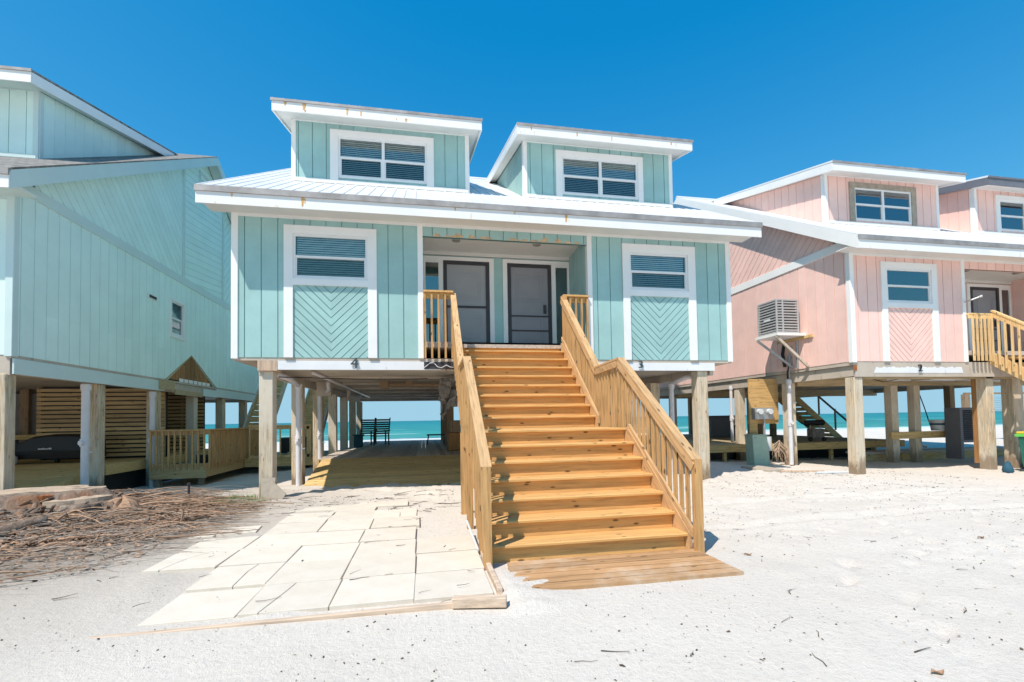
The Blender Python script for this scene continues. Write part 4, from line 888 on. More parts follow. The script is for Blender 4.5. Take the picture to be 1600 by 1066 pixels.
back_stair('shaded side staircase rising beside the darker aqua house', -4.9, -3.95, 18.6, 0.3, 22.3, 3.25, 14)

# ------------------------------------------------------------------ deck and ramp under the main house
dk = thing('under_house_deck', (-0.8, 18, 0), 'grey boarded deck with a tan board ramp under the middle aqua house', 'deck')
m = MB(); k = 0
while -2.92+k*0.142 < 6.2: m.box(-2.92+k*0.142, -2.92+k*0.142+0.134, 13.84, 25.2, 0.51, 0.55); k += 1
m.build('deck_board', M['deck_grey'], dk)
m = MB(); N = 16
for k in range(N):
    f0 = k/N; f1 = (k+0.93)/N; y0_ = 11.55+(13.83-11.55)*f0; y1_ = 11.55+(13.83-11.55)*f1; z0_ = 0.05+0.50*f0; z1_ = 0.05+0.5*f1
    m.prism([(y0_, z0_-0.035), (y1_, z1_-0.035), (y1_, z1_), (y0_, z0_)], -2.77, 5.6, FR((0, 0, 0), (0, 1, 0), (0, 0, 1), (1, 0, 0)))
m.build('ramp_board', M['deck_tan'], dk)
MB().box(-2.90, -2.86, 13.84, 25.2, 0.2, 0.505).build('rim_board', M['deck_tan'], dk)
# rocking chairs
def slat_chair(label, loc, rz, mat='darkgreen', w=0.62, group='slatted chairs on the deck'):
    t = thing('deck_chair', loc, label, 'chair', group); t.rotation_euler = (0, 0, rz)
    b = MB()
    for k in range(7): b.beam((-w/2, 0.28+k*0.028, 0.50+k*0.095), (w/2, 0.28+k*0.028, 0.50+k*0.095), 0.02, 0.07, (0, 0, 1))
    for s in (-1, 1): b.beam((s*w/2, 0.24, 0.38), (s*w/2, 0.47, 1.16), 0.04, 0.04)
    b.build('backrest', M[mat], t, local=True)
    s_ = MB()
    for k in range(6): s_.box(-w/2, w/2, -0.26+k*0.09, -0.19+k*0.09, 0.37, 0.395)
    s_.build('seat', M[mat], t, local=True)
    for s in (-1, 1):
        for y in (-0.24, 0.24): MB().box(s*w/2-0.025, s*w/2+0.025, y-0.025, y+0.025, 0.0, 0.62 if y < 0 else 0.5).build('leg', M[mat], t, local=True)
        MB().box(s*w/2-0.05, s*w/2+0.05, -0.30, 0.34, 0.60, 0.63).build('arm_rest', M[mat], t, local=True)
slat_chair('dark slatted chair, the nearer of the pair at the left of the deck', (-1.85, 20.9, 0.55), R(200)); slat_chair('dark slatted chair standing behind the nearer one by the post', (-2.45, 22.0, 0.55), R(190))
x = thing('draped_stool', (-2.5, 19.3, 0.55), 'dark blue draped stool with a pole beside the left posts of the deck', 'stool')
MB().box(-2.68, -2.36, 19.15, 19.45, 0.56, 1.02).build('drape', M['bluecloth'], x, bevel=0.03); MB().box(-2.72, -2.32, 19.12, 19.48, 1.022, 1.06).build('seat', M['bluecloth'], x); MB().tube([(-2.5, 19.3, 1.06), (-2.62, 19.3, 1.42)], 0.02, 8).build('pole', M['whiteplastic'], x)
x = thing('low_bench', (0.45, 20.5, 0.55), 'low dark bench at the right far end of the deck', 'bench')
MB().box(0.12, 1.0, 20.3, 20.75, 0.92, 0.97).build('seat', M['darkgreen'], x)
for (a, b) in ((0.2, 20.35), (0.92, 20.35), (0.2, 20.7), (0.92, 20.7)): MB().beam((a, b, 0.93), (a-0.06, b, 0.55), 0.06, 0.05).build('leg', M['darkgreen'], x)
x = thing('crate', (0.95, 15.8, 0.55), 'stack of brown wooden crates against the right posts under the aqua house', 'crate')
MB().box(0.80, 1.25, 15.6, 16.2, 0.56, 1.15).build('crate_box', M['brownboard'], x, bevel=0.01); MB().box(0.84, 1.2, 15.65, 16.1, 1.16, 1.55).build('crate_box', M['post_dark'], x, bevel=0.01)

# ------------------------------------------------------------------ the big staircase
st = thing('wide_staircase', (1.85, 7.2, 0), 'wide new orange-brown wooden staircase with a landing up to the aqua porch', 'staircase')
XL, XR = 0.68, 3.03; TR = 0.271; RI = 0.2
random.seed(11); SCR = []
def tread(y, z, depth, xr=XR):
    global SCR
    m = MB(); j = random.uniform(-0.004, 0.004)
    fr = FR((0, 0, 0), (0, 1, 0), (0, 0, 1), (1, 0, 0))
    m.prism([(y+0.012, z-0.038), (y+depth, z-0.038), (y+depth, z), (y+0.012, z), (y-0.0, z-0.008), (y-0.0, z-0.03)], XL+0.02+j, xr-0.03+j, fr)
    m.build('tread', M['wx'], st); SCR += [(xx_, y+0.05, z) for xx_ in (XL+0.12, XL+0.8, XL+1.55, XR-0.12)]
def riser(y, z0, z1): MB().box(XL+0.03, XR-0.035, y, y+0.03, z0, z1).build('riser', M['wx'], st)
for k in range(6):
    y = 5.05+k*TR; z = 0.2+k*RI; tread(y, z, TR+0.06); riser(y+0.062, z-RI+0.001, z-0.039)
y = 5.05+6*TR; riser(y+0.062, 1.2+0.001, 1.4-0.039)
for k in range(8): tread(y+k*0.143, 1.4, 0.137) if k < 8 else None
MB().box(XL+0.02, XR-0.03, y+8*0.143, 7.98, 1.362, 1.4).build('tread', M['wx'], st)
TR2 = (10.0-7.93)/8; RI2 = (3.215-1.4)/9
for k in range(9):
    yy = 7.93+k*TR2; z = 1.4+(k+1)*RI2
    if k < 8: tread(yy, z, TR2+0.06)
    else: MB().box(XL+0.02, XR-0.03, yy-0.0, yy+0.06, z-0.038, z).build('tread', M['wx'], st)
    riser(yy+0.062, z-RI2+0.001, z-0.039)
FRY = FR((0, 0, 0), (0, 1, 0), (0, 0, 1), (1, 0, 0))
for (xx) in (XL-0.02, XR-0.03):
    m = MB(); m.prism([(5.02, 0.0), (5.35, 0.0), (6.78, 1.08), (6.78, 1.40), (6.62, 1.40), (5.02, 0.22)], xx, xx+0.04, FRY)
    m.prism([(6.78, 1.12), (7.90, 1.12), (7.90, 1.39), (6.78, 1.39)], xx, xx+0.04, FRY)
    m.prism([(7.90, 1.12), (8.2, 1.12), (9.98, 2.72), (9.98, 3.20), (9.92, 3.22), (7.90, 1.62)], xx, xx+0.04, FRY)
    m.build('stringer', M['ws'], st)
m = MB()
for (a, b, c) in SCR: m.box(a-0.005, a+0.005, b-0.005, b+0.005, c, c+0.0015)
m.build('screw_heads', M['doorframe'], st)
# inner skirt strip that shows beside the treads on the right
m = MB(); m.prism([(4.98, 0.27), (4.98, 0.17), (6.70, 1.40), (6.62, 1.46)], XR-0.02, XR+0.015, FRY); m.build('skirt_strip', M['ws'], st); m = MB(); m.prism([(7.86, 1.60), (7.86, 1.46), (9.98, 3.27), (9.98, 3.36)], XR-0.02, XR+0.015, FRY); m.build('skirt_strip', M['ws'], st)
def stair_rail(side):
    x = XR+0.04 if side > 0 else XL-0.04; o = side
    A = (4.94, 1.05); B = (6.98, 2.49); C = (7.98, 2.46); D = (10.0, 4.26)
    m = MB()
    def seg(a, b, w, h, dz, dx):
        m.beam((x+dx, a[0], a[1]+dz), (x+dx, b[0], b[1]+dz), w, h)
    seg(A, B, 0.115, 0.036, 0, -0.0*o); seg((B[0]-0.0, B[1]+0.0), C, 0.113, 0.032, 0.0, 0); seg(C, D, 0.115, 0.036, 0, 0)
    for (a, b) in ((A, B), (B, C), (C, D)): seg(a, b, 0.034, 0.105, -0.078, -0.040*o)
    # top post ends
    m.box(min(x-0.07, x+0.07), x+0.07, 9.94, 10.0, 4.20, 4.29) if False else None
    rl_ = m.build('hand_rail', M['ws'], st)
    def zr(y):
        for (a, b) in ((A, B), (B, C), (C, D)):
            if a[0] <= y <= b[0]: return a[1]+(b[1]-a[1])*(y-a[0])/(b[0]-a[0])
        return A[1]
    def zl(y):
        if y < 6.7: return max(0.03, (y-5.05)*RI/TR-0.10)
        if y < 7.93: return 1.13
        return 1.5+(y-7.93)*RI2/TR2-0.22
    y = 5.0
    while y < 9.95:
        s = 0.02; zt = zr(y)-0.045; zb = zl(y) if side > 0 else (zl(y) if y > 6.0 else max(0.03, zl(y)-0.25))
        j = random.uniform(-0.006, 0.006)
        MB().box(x+0.008*o*0-0.02+0.0, x+0.02, y-s, y+s, zb+j, zt+j*2).build('baluster', M['wz'], rl_)
        y += 0.138
    for (py_, w) in ((5.0, 0.09),):
        MB().box(x-0.045, x+0.045, py_-0.10, py_-0.025, 0.0, zr(py_)-0.03).build('newel', M['wz'], rl_)
    for py_ in (6.80, 7.85): MB().box(x-0.045, x+0.045, py_-0.045, py_+0.045, -0.2, 1.35).build('landing_post', M['wz'], st)
stair_rail(1); stair_rail(-1)
# short balustrades at the porch edge
for (a, b) in ((0.02, 0.64), (3.05, 3.64)):
    m = MB(); m.box(a, b, 9.88, 9.99, 4.245, 4.285); m.box(a, b, 9.945, 9.985, 4.12, 4.244); m.box(a, b, 9.945, 9.985, 2.86, 2.95) if False else None
    r = m.build('porch_rail', M['wy'], st)
    n = 5
    for k in range(n):
        xx = a+0.03+k*(b-a-0.06)/(n-1); MB().box(xx-0.02, xx+0.02, 9.90, 9.94, 2.86, 4.22).build('baluster', M['wz'], r)
MB().box(XR+0.0, XR+0.09, 9.86, 9.95, 3.0, 4.27).build('newel', M['wz'], st)
# plank mat at the foot
mt = thing('plank_mat', (1.9, 4.6, 0), 'flat weathered plank platform half covered in sand at the foot of the wide staircase', 'platform')
m = MB()
for k in range(6): m.box(0.84+(0.02 if k % 2 else 0), 3.06+random.uniform(-0.008, 0.008), 4.16+k*0.142, 4.16+k*0.142+0.128, 0.0, 0.034)
m.build('plank', M['mat'], mt)

# ------------------------------------------------------------------ pavers
random.seed(21)
cols = [(-0.10, 0.60), (-0.80, -0.10), (-1.50, -0.80), (-2.20, -1.50), (-2.90, -2.20)]
colw = ['first', 'second', 'third', 'fourth', 'fifth']; roww = ['nearest', 'second', 'third', 'fourth', 'fifth', 'sixth', 'seventh', 'eighth']
spec = {0: (4.16, 3), 1: (4.16, 6), 2: (4.16, 7), 3: (4.18, 6), 4: (5.60, 2)}
extra_rot = {}
pv = 0
for c, (a, b) in enumerate(cols):
    y0_, n = spec[c]
    for r_ in range(n):
        y = y0_+r_*0.712; y1_ = y+0.700
        sk = 0.03*random.uniform(-1, 1)*(1 if r_ > 2 else 0.3); 
        t = MB(); g = 0.003+0.005*random.random()
        xm, ym = (a+b)/2, (y+y1_)/2
        o = bpy.data.objects.new('paver', None)
        hx = (b-a)/2-g; hy = 0.35-g
        if (c, r_) in ((2, 0), (3, 1), (4, 0), (1, 5)):
            c0, c1 = random.uniform(-0.2, 0.15), random.uniform(-0.1, 0.25); jx, jy = random.uniform(-0.05, 0.05), random.uniform(-0.1, 0.1); w_ = 0.004
            t.prism([(-hx, -hy), (c0-w_, -hy), (jx+0.5*(c0+c1)-w_, jy), (c1-w_, hy), (-hx, hy)], -0.05, 0.0); t.prism([(c0+w_, -hy), (hx, -hy), (hx, hy), (c1+w_, hy), (jx+0.5*(c0+c1)+w_, jy)], -0.05, 0.0)
        else: t.box(-hx, hx, -hy, hy, -0.05, 0.0)
        ob = t.build('paver', M['paver'], None, bevel=0.004)
        zz = 0.030+random.uniform(-0.004, 0.012)
        if c == 3 and r_ == 0: zz = 0.012
        ob.location = (xm+sk, ym+sk*0.5, zz+(0.01 if r_ > 3 else 0)); ob.rotation_euler = (random.uniform(-1, 1)*0.008, random.uniform(-1, 1)*0.008, random.uniform(-1, 1)*(0.012+0.02*(r_ > 3)))
        row = roww[r_] if c != 4 else ['nearest', 'farther'][r_]
        tag(ob, f'cream square paver, {row} one of the {colw[c]} column counted from the stairs', 'paver', 'cream pavers laid on the sand'); pv += 1
for i, (x, y, w, h, rz, lab) in enumerate(((-0.80, 9.0, 1.0, 0.5, 0.02, 'long cream slab at the far right end of the paving, nearest the deck ramp'), (-1.9, 8.9, 0.9, 0.55, -0.06, 'cream slab at the far left end of the paving'),
        (-2.62, 7.45, 0.5, 0.42, 0.12, 'small cream slab lying loose beyond the fifth column of paving'), (-3.0, 7.30, 0.3, 0.34, 0.05, 'smallest cream slab at the left corner of the paving by the twigs'))):
    ob = MB().box(-w/2, w/2, -h/2, h/2, -0.05, 0).build('paver', M['paver'], None, bevel=0.004); ob.location = (x, y, 0.05 if y > 8 else 0.035); ob.rotation_euler = (0, 0, rz)
    tag(ob, lab, 'paver', 'cream pavers laid on the sand')
# edging boards
x = MB().beam((-2.45, 4.05, -0.028), (0.40, 3.99, 0.022), 0.045, 0.06).build('edging_board', M['edge'], None, bevel=0.006); tag(x, 'long pale timber edging board along the front of the pavers', 'board')
x = MB().beam((0.22, 3.99, 0.05), (0.66, 3.90, 0.055), 0.09, 0.08).build('edging_board', M['edge'], None, bevel=0.006); tag(x, 'short thick offcut of timber at the front right corner of the pavers', 'board')
x = MB().beam((0.65, 4.18, 0.03), (0.64, 5.35, 0.04), 0.05, 0.08).build('edging_board', M['edge'], None, bevel=0.006); tag(x, 'reddish timber edging board between pavers and staircase', 'board')
x = MB().tube([(0.55, 6.3, 0.22), (0.60, 5.45, 0.06)], 0.015, 8).build('plastic_pipe', M['whiteplastic'], None); tag(x, 'thin white plastic pipe leaning at the left foot of the staircase', 'pipe')
# loose tiles against the main left post
x = MB().prism([(-0.13, 0), (0.12, 0), (0.12, 0.42), (-0.13, 0.42)], -0.02, 0.02, front(0, 0)).build('concrete_tile', M['concrete'], None); x.location = (-2.98, 9.90, 0.08); x.rotation_euler = (R(-8), 0, 0); tag(x, 'upright cream tile leaning on the front left piling', 'tile')
x = MB().prism([(-0.14, 0), (0.10, 0), (0.16, 0.12), (-0.12, 0.40)], -0.02, 0.02, front(0, 0)).build('concrete_tile', M['concrete'], None); x.location = (-2.80, 9.82, 0.07); x.rotation_euler = (R(-10), 0, 0); tag(x, 'broken wedge shaped cream tile in front of the upright one', 'tile')
x = MB().tube([(-4.1, 9.3, -0.1), (-4.1, 9.3, 0.50)], 0.02, 8).tube([(-4.1, 9.3, 0.48), (-4.1, 9.3, 0.53)], 0.028, 8).build('metal_stake', M['doorframe'], None); tag(x, 'thin dark metal stake standing in the sand beside the root debris', 'stake')

# ------------------------------------------------------------------ utilities and clutter by the pink house
em = thing('electric_meter', (10.35, 12.95, 0.9), 'pair of grey electric meters on a bare plywood board', 'meter')
MB().box(9.95, 10.98, 13.02, 13.06, 1.40, 2.68).build('plywood_board', M['plyboard'], em); MB().box(9.95, 10.22, 13.02, 13.05, 0.5, 1.399).build('plywood_leg', M['plyboard'], em); MB().box(9.95, 11.0, 13.062, 13.15, 1.28, 1.40).build('cross_rail', M['plyboard'], em)
MB().box(10.02, 10.68, 12.86, 13.02, 1.42, 1.78).build('meter_box', M['steel'], em, bevel=0.01)
for xx in (10.16, 10.50): MB().tube([(xx, 12.86, 1.66), (xx, 12.76, 1.66)], 0.085, 14).build('meter_dial', M['whiteplastic'], em)
MB().tube([(10.38, 12.93, 1.42), (10.36, 12.93, 0.0)], 0.035, 8).build('conduit', M['steel'], em)
gb = thing('utility_box', (10.1, 12.8, 0), 'leaning pale green metal utility box below the electric meters', 'utility box')
m = MB(); m.prism([(9.74, 0.02), (10.28, 0.0), (10.20, 0.93), (9.70, 0.95)], 12.6, 12.95, FR((0, 0, 0), (1, 0, 0), (0, 0, 1), (0, 1, 0))); m.build('box_body', M['greenbox'], gb, bevel=0.01)
MB().box(9.68, 10.23, 12.57, 12.97, 0.935, 0.965).build('lid', M['greenbox'], gb); MB().box(9.78, 9.81, 12.585, 12.60, 0.85, 0.90).build('latch', M['steel'], gb)
gb.rotation_euler = (0, 0, 0)
wb = thing('water_meter', (10.45, 13.0, 0.5), 'small white tank fixed beside the green utility box', 'tank')
MB().tube([(10.47, 12.9, 0.45), (10.47, 12.9, 0.88)], 0.10, 14).build('tank_body', M['whiteplastic'], wb); MB().tube([(10.47, 12.9, 0.05), (10.47, 12.9, 0.45)], 0.03, 8).build('stand_pipe', M['steel'], wb)
x = MB().box(8.75, 9.30, 10.9, 11.9, 0.0, 0.13).build('concrete_slab', M['concrete'], None, bevel=0.01); x.rotation_euler = (0, 0, 0); tag(x, 'grey concrete slab half buried in sand near the green box', 'slab')
random.seed(4)
x = thing('root_tangle', (10.5, 12.6, 0), 'tangle of frayed palm roots at the base of the pink house piling', 'roots')
m = MB()
for k in range(26):
    a = random.uniform(0, 6.3); p = Vector((10.75, 12.75, 0.55+random.uniform(-0.1, 0.25))); q = p+Vector((math.cos(a)*0.3, math.sin(a)*0.15, -random.uniform(0.3, 0.6)))
    m.tube([p, (p+q)/2+Vector((math.cos(a)*0.12, 0, 0.02)), q], [0.012, 0.01, 0.006], 5)
m.build('root', M['raw'], x)
# sticks and boards on the sand
x = MB().beam((9.2, 10.9, 0.08), (10.3, 10.7, 0.06), 0.10, 0.04).build('drift_board', M['raw'], None, bevel=0.005); tag(x, 'weathered reddish board lying on the sand near the round corner piling', 'board')
x = MB().tube([(9.9, 10.5, 0.05), (10.7, 10.35, 0.05)], 0.03, 8).build('plastic_pipe', M['whiteplastic'], None); tag(x, 'short white pipe lying on the sand beside the round corner piling', 'pipe')
pdk = thing('under_house_deck', (14, 16, 0), 'low wooden deck in the shade under the pink house', 'deck')
m = MB(); k = 0
while 14.3+k*0.145 < 24: m.box(9.4, 17.2, 14.3+k*0.145, 14.3+k*0.145+0.135, 0.52, 0.56); k += 1
m.build('deck_board', M['deck_x'], pdk)
m = MB(); m.box(9.35, 17.2, 14.25, 14.295, 0.32, 0.56); m.box(9.35, 9.40, 14.3, 24, 0.32, 0.56); m.build('rim_board', M['deck_tan'], pdk)
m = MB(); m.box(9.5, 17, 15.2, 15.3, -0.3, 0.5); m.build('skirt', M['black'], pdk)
for xx in (10.0, 12.0, 14.2, 16.0): MB().box(xx-0.05, xx+0.05, 14.35, 14.45, -0.3, 0.52).build('deck_post', M['deck_tan'], pdk)
# grill on wheels
gr = thing('portable_grill', (14.1, 15.0, 0.56), 'portable barrel grill with wheels and a long handle on the deck under the pink house', 'grill')
MB().tube([(13.78, 15, 1.24), (14.5, 15, 1.24)], 0.10, 12).build('barrel', M['black'], gr)
MB().box(13.92, 14.42, 14.85, 15.15, 0.70, 1.02).build('cart_body', M['ash'], gr, bevel=0.02)
MB().tube([(13.9, 15, 1.1), (13.6, 15, 1.22), (13.32, 15, 1.42)], 0.02, 6).build('handle', M['black'], gr)
for xx in (13.85, 14.42): MB().tube([(xx, 14.86, 0.64), (xx, 14.92, 0.64)], 0.08, 12).build('wheel', M['black'], gr)
for xx in (13.95, 14.38): MB().tube([(xx, 15, 0.6), (xx, 15, 1.2)], 0.015, 6).build('leg', M['steel'], gr)
x = thing('chest', (12.3, 20, 0), 'dark grey storage chest far back beneath the pink house', 'box')
MB().box(13.0, 14.6, 19.6, 20.3, 0.56, 1.5).build('chest_body', M['louver'], x, bevel=0.02); MB().box(12.95, 14.65, 19.55, 20.35, 1.502, 1.56).build('lid', M['louver'], x)
# stairs descending behind
bs = thing('rear_staircase', (19, 20.5, 0), 'dark open-riser staircase behind the pink house seen against the sea', 'staircase')
p0 = (17.2, 2.9); p1 = (20.6, 0.05)
for yy in (20.0, 21.1): MB().beam((p0[0], yy, p0[1]), (p1[0], yy, p1[1]), 0.05, 0.28).build('stringer', M['deck_tan'], bs)
for k in range(13):
    f = (k+0.5)/13; xx = p0[0]+(p1[0]-p0[0])*f; z = p0[1]+(p1[1]-p0[1])*f+0.05
    MB().box(xx-0.13, xx+0.13, 20.03, 21.07, z-0.02, z+0.02).build('tread', M['deck_tan'], bs); MB().box(xx+0.10, xx+0.12, 20.03, 21.07, z-0.2, z-0.07).build('riser', M['deck_tan'], bs)
MB().beam((p0[0]+0.8, 20.0, p0[1]+0.4), (p1[0]+0.5, 20.0, p1[1]+0.85), 0.05, 0.08).build('hand_rail', M['black'], bs)
for f in (0.45, 0.72, 1.0): xx = p0[0]+(p1[0]-p0[0])*f; z = p0[1]+(p1[1]-p0[1])*f; MB().box(xx-0.03+0.4, xx+0.03+0.4, 19.97, 20.03, z-0.1, z+0.95).build('rail_post', M['post_dark'], bs)
# low board rail, bucket, blocks, louvre cabinet
lr = thing('board_rail', (16.5, 12.55, 0), 'low horizontal plank rail fixed across the inner pilings of the pink house', 'rail')
MB().box(14.6, 18.3, 12.50, 12.56, 0.72, 0.94).build('plank', M['deck_tan'], lr)
bk_ = thing('bucket', (16.66, 12.65, 0.94), 'white plastic bucket with blue print standing on the low plank rail', 'bucket')
MB().tube([(16.66, 12.66, 0.945), (16.66, 12.66, 1.29)], [0.20, 0.25], 20).build('bucket_body', M['whiteplastic'], bk_, smooth=False)
MB().tube([(16.66, 12.66, 1.26), (16.66, 12.66, 1.30)], 0.265, 20).build('rim', M['whiteplastic'], bk_); MB().tube([(16.66, 12.66, 1.13), (16.66, 12.66, 1.19)], [0.232, 0.240], 20).build('printed_band', M['bluecloth'], bk_)
x = MB().box(-0.2, 0.2, -0.15, 0.15, 0.9, 0.94).build
blk = thing('timber_step', (16.5, 13.2, 0), 'low boxed timber step below the plank rail of the pink house', 'step')
MB().box(14.4, 20.5, 13.3, 14.0, 0.18, 0.25).build('step_top', M['deck_grey'], blk); MB().box(14.4, 20.5, 13.34, 13.38, -0.3, 0.179).build('step_face', M['slat'], blk); MB().box(15.9, 17.2, 13.28, 13.335, -0.12, 0.175).build('step_face', M['deck_tan'], blk)
cb = thing('louvred_cabinet', (17.0, 12.0, 0), 'dark grey louvred outdoor cabinet between the pilings of the pink house', 'cabinet')
m = MB(); m.box(16.55, 16.66, 11.95, 12.4, 0.06, 1.68); m.box(17.75, 17.85, 11.95, 12.4, 0.06, 1.68); m.box(16.66, 17.75, 11.95, 12.4, 1.60, 1.68); m.box(16.66, 17.75, 11.97, 12.35, 0.58, 0.66); m.build('frame', M['louver'], cb)
m = MB(); z = 0.68
while z < 1.56: m.beam((16.66, 12.0, z+0.03), (17.75, 12.0, z+0.03), 0.07, 0.012, (0, -0.6, 1)); z += 0.062
m.build('slat', M['louver'], cb); MB().box(16.66, 17.75, 12.1, 12.14, 0.66, 1.6).build('black_gap_backing', M['black'], cb)
# far pavilion rail by the beach
fr2 = thing('cable_rail', (31, 22, 0), 'dark framed cable railing by the beach far behind the pink house', 'railing')
m = MB(); m.box(29.5, 36, 21.0, 21.1, 2.50, 2.60); m.build('top_rail', M['post_dark'], fr2)
for xx in (29.6, 32.6, 35.6): MB().box(xx-0.18, xx+0.18, 20.95, 21.15, 0.0, 2.5).build('rail_post', M['post_dark'], fr2)
m = MB()
for k in range(7): m.tube([(29.6, 21.05, 1.5+k*0.13), (35.6, 21.05, 1.5+k*0.13)], 0.012, 5)
m.build('cable', M['steel'], fr2)
tb = thing('wheelie_bin', (15.8, 9.6, 0), 'dark teal rubbish bin with a yellow and green top at the right edge', 'bin')
m = MB(); m.prism([(15.62, 0.05), (16.05, 0.05), (16.10, 0.86), (15.50, 0.86)], 9.35, 9.85, FR((0, 0, 0), (1, 0, 0), (0, 0, 1), (0, 1, 0))); m.build('bin_body', M['bin'], tb, bevel=0.02)
MB().box(15.47, 16.13, 9.30, 9.90, 0.862, 0.93).build('bin_rim', M['bingreen'], tb, bevel=0.01); MB().box(15.49, 16.11, 9.32, 9.88, 0.932, 1.0).build('lid', M['binlid'], tb, bevel=0.02)
for yy in (9.33, 9.87): MB().tube([(15.66, yy-0.02, 0.08), (15.66, yy+0.02, 0.08)], 0.08, 12).build('wheel', M['black'], tb)
x = thing('tarp_bundle', (15.0, 9.75, 0), 'crumpled dark teal bag on the sand beside the last piling at the right edge', 'bag')
m = MB(); 
for i in range(7):
    pass
m.tube([(14.86, 9.7, -0.08), (14.90, 9.7, 0.0), (14.92, 9.72, 0.10), (14.97, 9.74, 0.20), (14.98, 9.75, 0.24)], [0.06, 0.12, 0.10, 0.05, 0.02], 9); m.build('bag_body', M['bluecloth'], x, smooth=True)
random.seed(8)
# ------------------------------------------------------------------ stump and root debris
def lump(name, cx, cy, cz, rx, ry, rz, seed, mat, flat=None, rough=0.35, parent=None, n=72, flare=0.0):
    m = MB(); rows = []
    for i in range(n//2+1):
        ph = math.pi*i/(n//2)-math.pi/2; r = []
        for j in range(n):
            th = 2*math.pi*j/n; d = Vector((math.cos(ph)*math.cos(th), math.cos(ph)*math.sin(th), math.sin(ph)))
            c2 = Vector((math.cos(th), math.sin(th), 0))
            k = 1+rough*noise.noise(c2*1.6+Vector((seed, 0, d.z*0.5)))+rough*0.55*noise.noise(c2*4.6+Vector((0, seed, d.z*0.8)))+rough*0.30*noise.noise(c2*12+Vector((0, seed, d.z*1.5)))
            fl = 1+flare*max(0, 0.35-d.z)*(0.5+max(0, noise.noise(c2*2.4+Vector((seed, 4, 0))))*2.5)
            p = Vector((d.x*rx*k*fl, d.y*ry*k*fl, d.z*rz*(0.75+0.25*k)))
            if flat is not None: p.z = min(p.z, flat+0.012*noise.noise(Vector((p.x*6, p.y*6, seed)))+0.03*p.x)
            r.append((cx+p.x, cy+p.y, cz+p.z))
        rows.append(m.pts(r))
    for i in range(n//2):
        for j in range(n): m.f.append((rows[i]+j, rows[i]+(j+1) % n, rows[i+1]+(j+1) % n, rows[i+1]+j))
    return m.build(name, M[mat], parent, smooth=True)
su = thing('tree_stump', (-6.3, 9.2, 0), 'big sawn grey tree stump at the left edge of the root debris', 'stump')
lump('stump_body', -6.6, 9.2, 0.15, 1.25, 0.75, 0.7, 2.0, 'bark', flat=0.33, parent=su, rough=0.45, flare=0.9)
def disc(cx, cy, z, rx, ry, seed, th=0.05, tilt=0.0):
    P = []
    for j in range(36):
        a = 2*math.pi*j/36; k = 1+0.28*noise.noise(Vector((math.cos(a)*1.4, math.sin(a)*1.4, seed))); k += 0.10*noise.noise(Vector((math.cos(a)*6, math.sin(a)*6, seed))); P.append((cx+math.cos(a)*rx*k, cy+math.sin(a)*ry*k))
    m = MB(); rings = []
    for q in range(7):
        f = 1-q/7.0; rings.append(m.pts([(cx+(x_-cx)*f, cy+(y_-cy)*f, z+0.030*noise.noise(Vector((x_*f*3, y_*f*5, seed)))+tilt*(x_-cx)*f) for (x_, y_) in P]))
    bot = m.pts([(x_, y_, z-th-0.05) for (x_, y_) in P]); nP = len(P)
    for q in range(6):
        for j in range(nP): m.f.append((rings[q]+j, rings[q]+(j+1) % nP, rings[q+1]+(j+1) % nP, rings[q+1]+j))
    m.f.append(tuple(rings[6]+j for j in range(nP)))
    for j in range(nP): m.f.append((bot+j, bot+(j+1) % nP, rings[0]+(j+1) % nP, rings[0]+j))
    return m
disc(-6.5, 9.3, 0.50, 0.95, 0.5, 4.0, tilt=0.01).build('sawn_face', M['cutwood'], su); disc(-5.5, 8.75, 0.41, 0.42, 0.26, 9.0, tilt=0.05).build('sawn_face', M['cutwood'], su); disc(-7.6, 8.9, 0.47, 0.5, 0.3, 12.0).build('sawn_face', M['cutwood'], su)
random.seed(91)
for k in range(17):
    a = random.uniform(-2.2, 0.9); x_, y_ = -6.5+math.cos(a)*1.15, 9.15+math.sin(a)*0.65; L_ = random.uniform(0.5, 1.5); z_ = random.uniform(0.15, 0.38); pts_ = []; rr_ = random.uniform(0.025, 0.07); rad_ = []
    for i in range(7):
        pts_.append((x_, y_, max(gz(x_, y_)-0.01, z_*(1-i/5.0)+gz(x_, y_)*i/6.0))); rad_.append(rr_*(1-0.12*i)); x_ += math.cos(a)*L_/6; y_ += math.sin(a)*L_/6; a += random.uniform(-0.35, 0.35)
    MB().tube(pts_, rad_, 9).build('root', M['bark'], su, smooth=True)
disc(-6.0, 8.95, 0.47, 0.33, 0.2, 21.0, th=0.03).build('rot_hollow', M['rust'], su)
s2 = thing('tree_stump', (-5.3, 8.6, 0), 'smaller split brown stump right of the big sawn one', 'stump')
lump('stump_body', -5.15, 8.7, 0.12, 0.55, 0.42, 0.42, 6.0, 'bark', flat=0.24, parent=s2, rough=0.6, flare=1.0)
lump('split_wood', -4.75, 8.6, 0.10, 0.30, 0.22, 0.3, 14.0, 'root', parent=s2, rough=0.8, flare=0.6)
lg_ = thing('log', (-5.6, 7.4, 0), 'pale grey bent log stub lying in front of the big stump', 'log')
MB().tube([(-5.95, 7.2, -0.02), (-5.80, 7.32, 0.10), (-5.62, 7.45, 0.16), (-5.45, 7.6, 0.20), (-5.3, 7.68, 0.25), (-5.2, 7.75, 0.24)], [0.10, 0.095, 0.075, 0.085, 0.07, 0.075], 14).build('log_body', M['bark'], lg_, smooth=True)
MB().tube([(-5.95, 7.2, 0.02), (-6.1, 7.0, 0.0)], [0.13, 0.02], 10).build('branch_stub', M['bark'], lg_)
